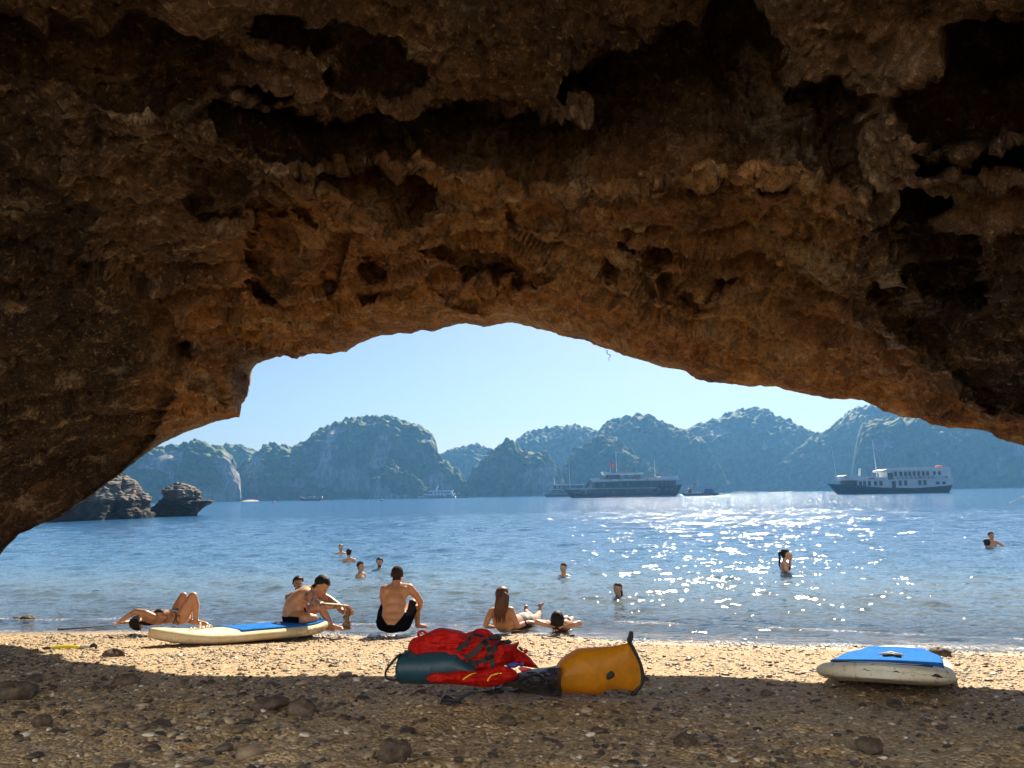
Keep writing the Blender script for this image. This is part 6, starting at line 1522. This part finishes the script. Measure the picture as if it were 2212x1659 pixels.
# ============================================================ SHINGLE (countless)
def shingle():
    rs = np.random.default_rng(77); base = []
    for k in range(6):
        B = MB(); B.ell((0, 0, 0), (1, .75, .42), 7, 5); V = np.array(B.V); d = V / (np.linalg.norm(V, axis=1)[:, None] + 1e-9)
        V = V * (1 + .5 * fbm(d * 1.5 + k * 5, 2, k))[:, None]; base.append((V, B.F))
    # unique quads only, poles kept
    def scatter(n, xr, yr, sz, name, mat, label, dens=None):
        x = rs.uniform(*xr, n); y = rs.uniform(*yr, n); s = shore_y(x) - y
        keep = s > .04
        if dens is not None: keep &= rs.random(n) < dens(x, y, s)
        x, y = x[keep], y[keep]; n = len(x); 
        ax = np.abs(x) / y; vis = ax < .78; x, y = x[vis], y[vis]; n = len(x)
        # height of the sheet under each pebble
        xi = np.interp(x, gX[:, 0], np.arange(gX.shape[0])); yi = np.interp(y, gY[0], np.arange(gY.shape[1])); i0 = xi.astype(int); j0 = yi.astype(int); fx = xi - i0; fy = yi - j0
        z = (gZd[i0, j0] * (1 - fx) * (1 - fy) + gZd[i0 + 1, j0] * fx * (1 - fy) + gZd[i0, j0 + 1] * (1 - fx) * fy + gZd[i0 + 1, j0 + 1] * fx * fy)
        r = np.clip(rs.lognormal(math.log(sz), .5, n), sz * .4, sz * 4.5)
        which = rs.integers(0, 6, n); Vs = []; Fs = []; cs = []; off = 0
        for k in range(6):
            m = which == k; nn = m.sum(); Vb, Fb = base[k]; a = rs.uniform(0, 2 * PI, nn); til = rs.normal(0, .3, nn)
            c, s_ = np.cos(a), np.sin(a); X0 = Vb[:, 0][None] * c[:, None] - Vb[:, 1][None] * s_[:, None]; Y0 = Vb[:, 0][None] * s_[:, None] + Vb[:, 1][None] * c[:, None]; Z0 = Vb[:, 2][None] + til[:, None] * X0 * .5
            W_ = np.stack([X0 * r[m][:, None] + x[m][:, None], Y0 * r[m][:, None] + y[m][:, None], Z0 * r[m][:, None] * rs.uniform(.6, 1.3, nn)[:, None] + (z[m] + r[m] * .18)[:, None]], 2)
            Vs.append(W_.reshape(-1, 3)); F_ = np.array(Fb)[None] + (np.arange(nn) * len(Vb))[:, None, None] + off; Fs.append(F_.reshape(-1, 4)); off += nn * len(Vb)
            cs.append(np.repeat(rs.random(nn), len(Vb)))
        o = mesh(name, np.concatenate(Vs), np.concatenate(Fs), mat); attr(o, 'tone', np.concatenate(cs)); tag(o, label, kind='stuff'); return o
    b = NB('shingle_mix'); t = b.attr('tone'); c = b.coord('Object'); n = b.noise(c, 60, 3)
    col = b.ramp(t, [(0, (.035, .027, .024)), (.35, (.09, .068, .052)), (.6, (.19, .145, .10)), (.8, (.34, .26, .17)), (.92, (.50, .40, .28)), (.98, (.75, .72, .66))]); col = b.mix(b.rng(n, .3, .7, 0, .4), col, b.mix(1, col, (.6, .55, .5), 'MULTIPLY'))
    b.bsdf(col, .55, b.bump(n, .5, .004)); M_ = b.m
    pn = lambda x, y, q, sd: vnoise(np.stack([x * q, y * q, 0 * x], 1), sd)
    scatter(52000, (-6.5, 6.5), (2.9, 10.3), .0085, 'shingle', M_, 'broken shell and coral fragments covering the sand', lambda x, y, s: np.clip(.62 + .5 * pn(x, y, 1.1, 5), .12, 1))
    scatter(4800, (-4.8, 4.5), (2.8, 6.4), .0145, 'pebbles', M_, 'dark pebbles strewn over the shaded sand', lambda x, y, s: np.clip(.30 + .55 * pn(x, y, .9, 9) + .35 * (x < -.8) - .12 * (x > 1), .04, 1) * smooth(6.2, 5.0, y))
shingle()

#@@END3
def build_haze():
    me = bpy.data.meshes.new('haze')
    x0, x1, y0, y1, z0, z1 = -1500, 1500, -70, 1400, -9, 140
    V = [(x, y, z) for x in (x0, x1) for y in (y0, y1) for z in (z0, z1)]
    me.from_pydata(V, [], [(0, 1, 3, 2), (4, 6, 7, 5), (0, 4, 5, 1), (2, 3, 7, 6), (0, 2, 6, 4), (1, 5, 7, 3)]); me.update()
    b = NB('sea_haze'); v = b.n('ShaderNodeVolumePrincipled'); v.inputs['Color'].default_value = (.17, .47, 1, 1)
    v.inputs['Density'].default_value = .00040; v.inputs['Anisotropy'].default_value = .35
    b.l(v.outputs[0], b.out.inputs['Volume'])
    o = link_mesh('haze', me, b.m); tag(o, 'thin blue haze over the bay', kind='stuff')
build_haze()
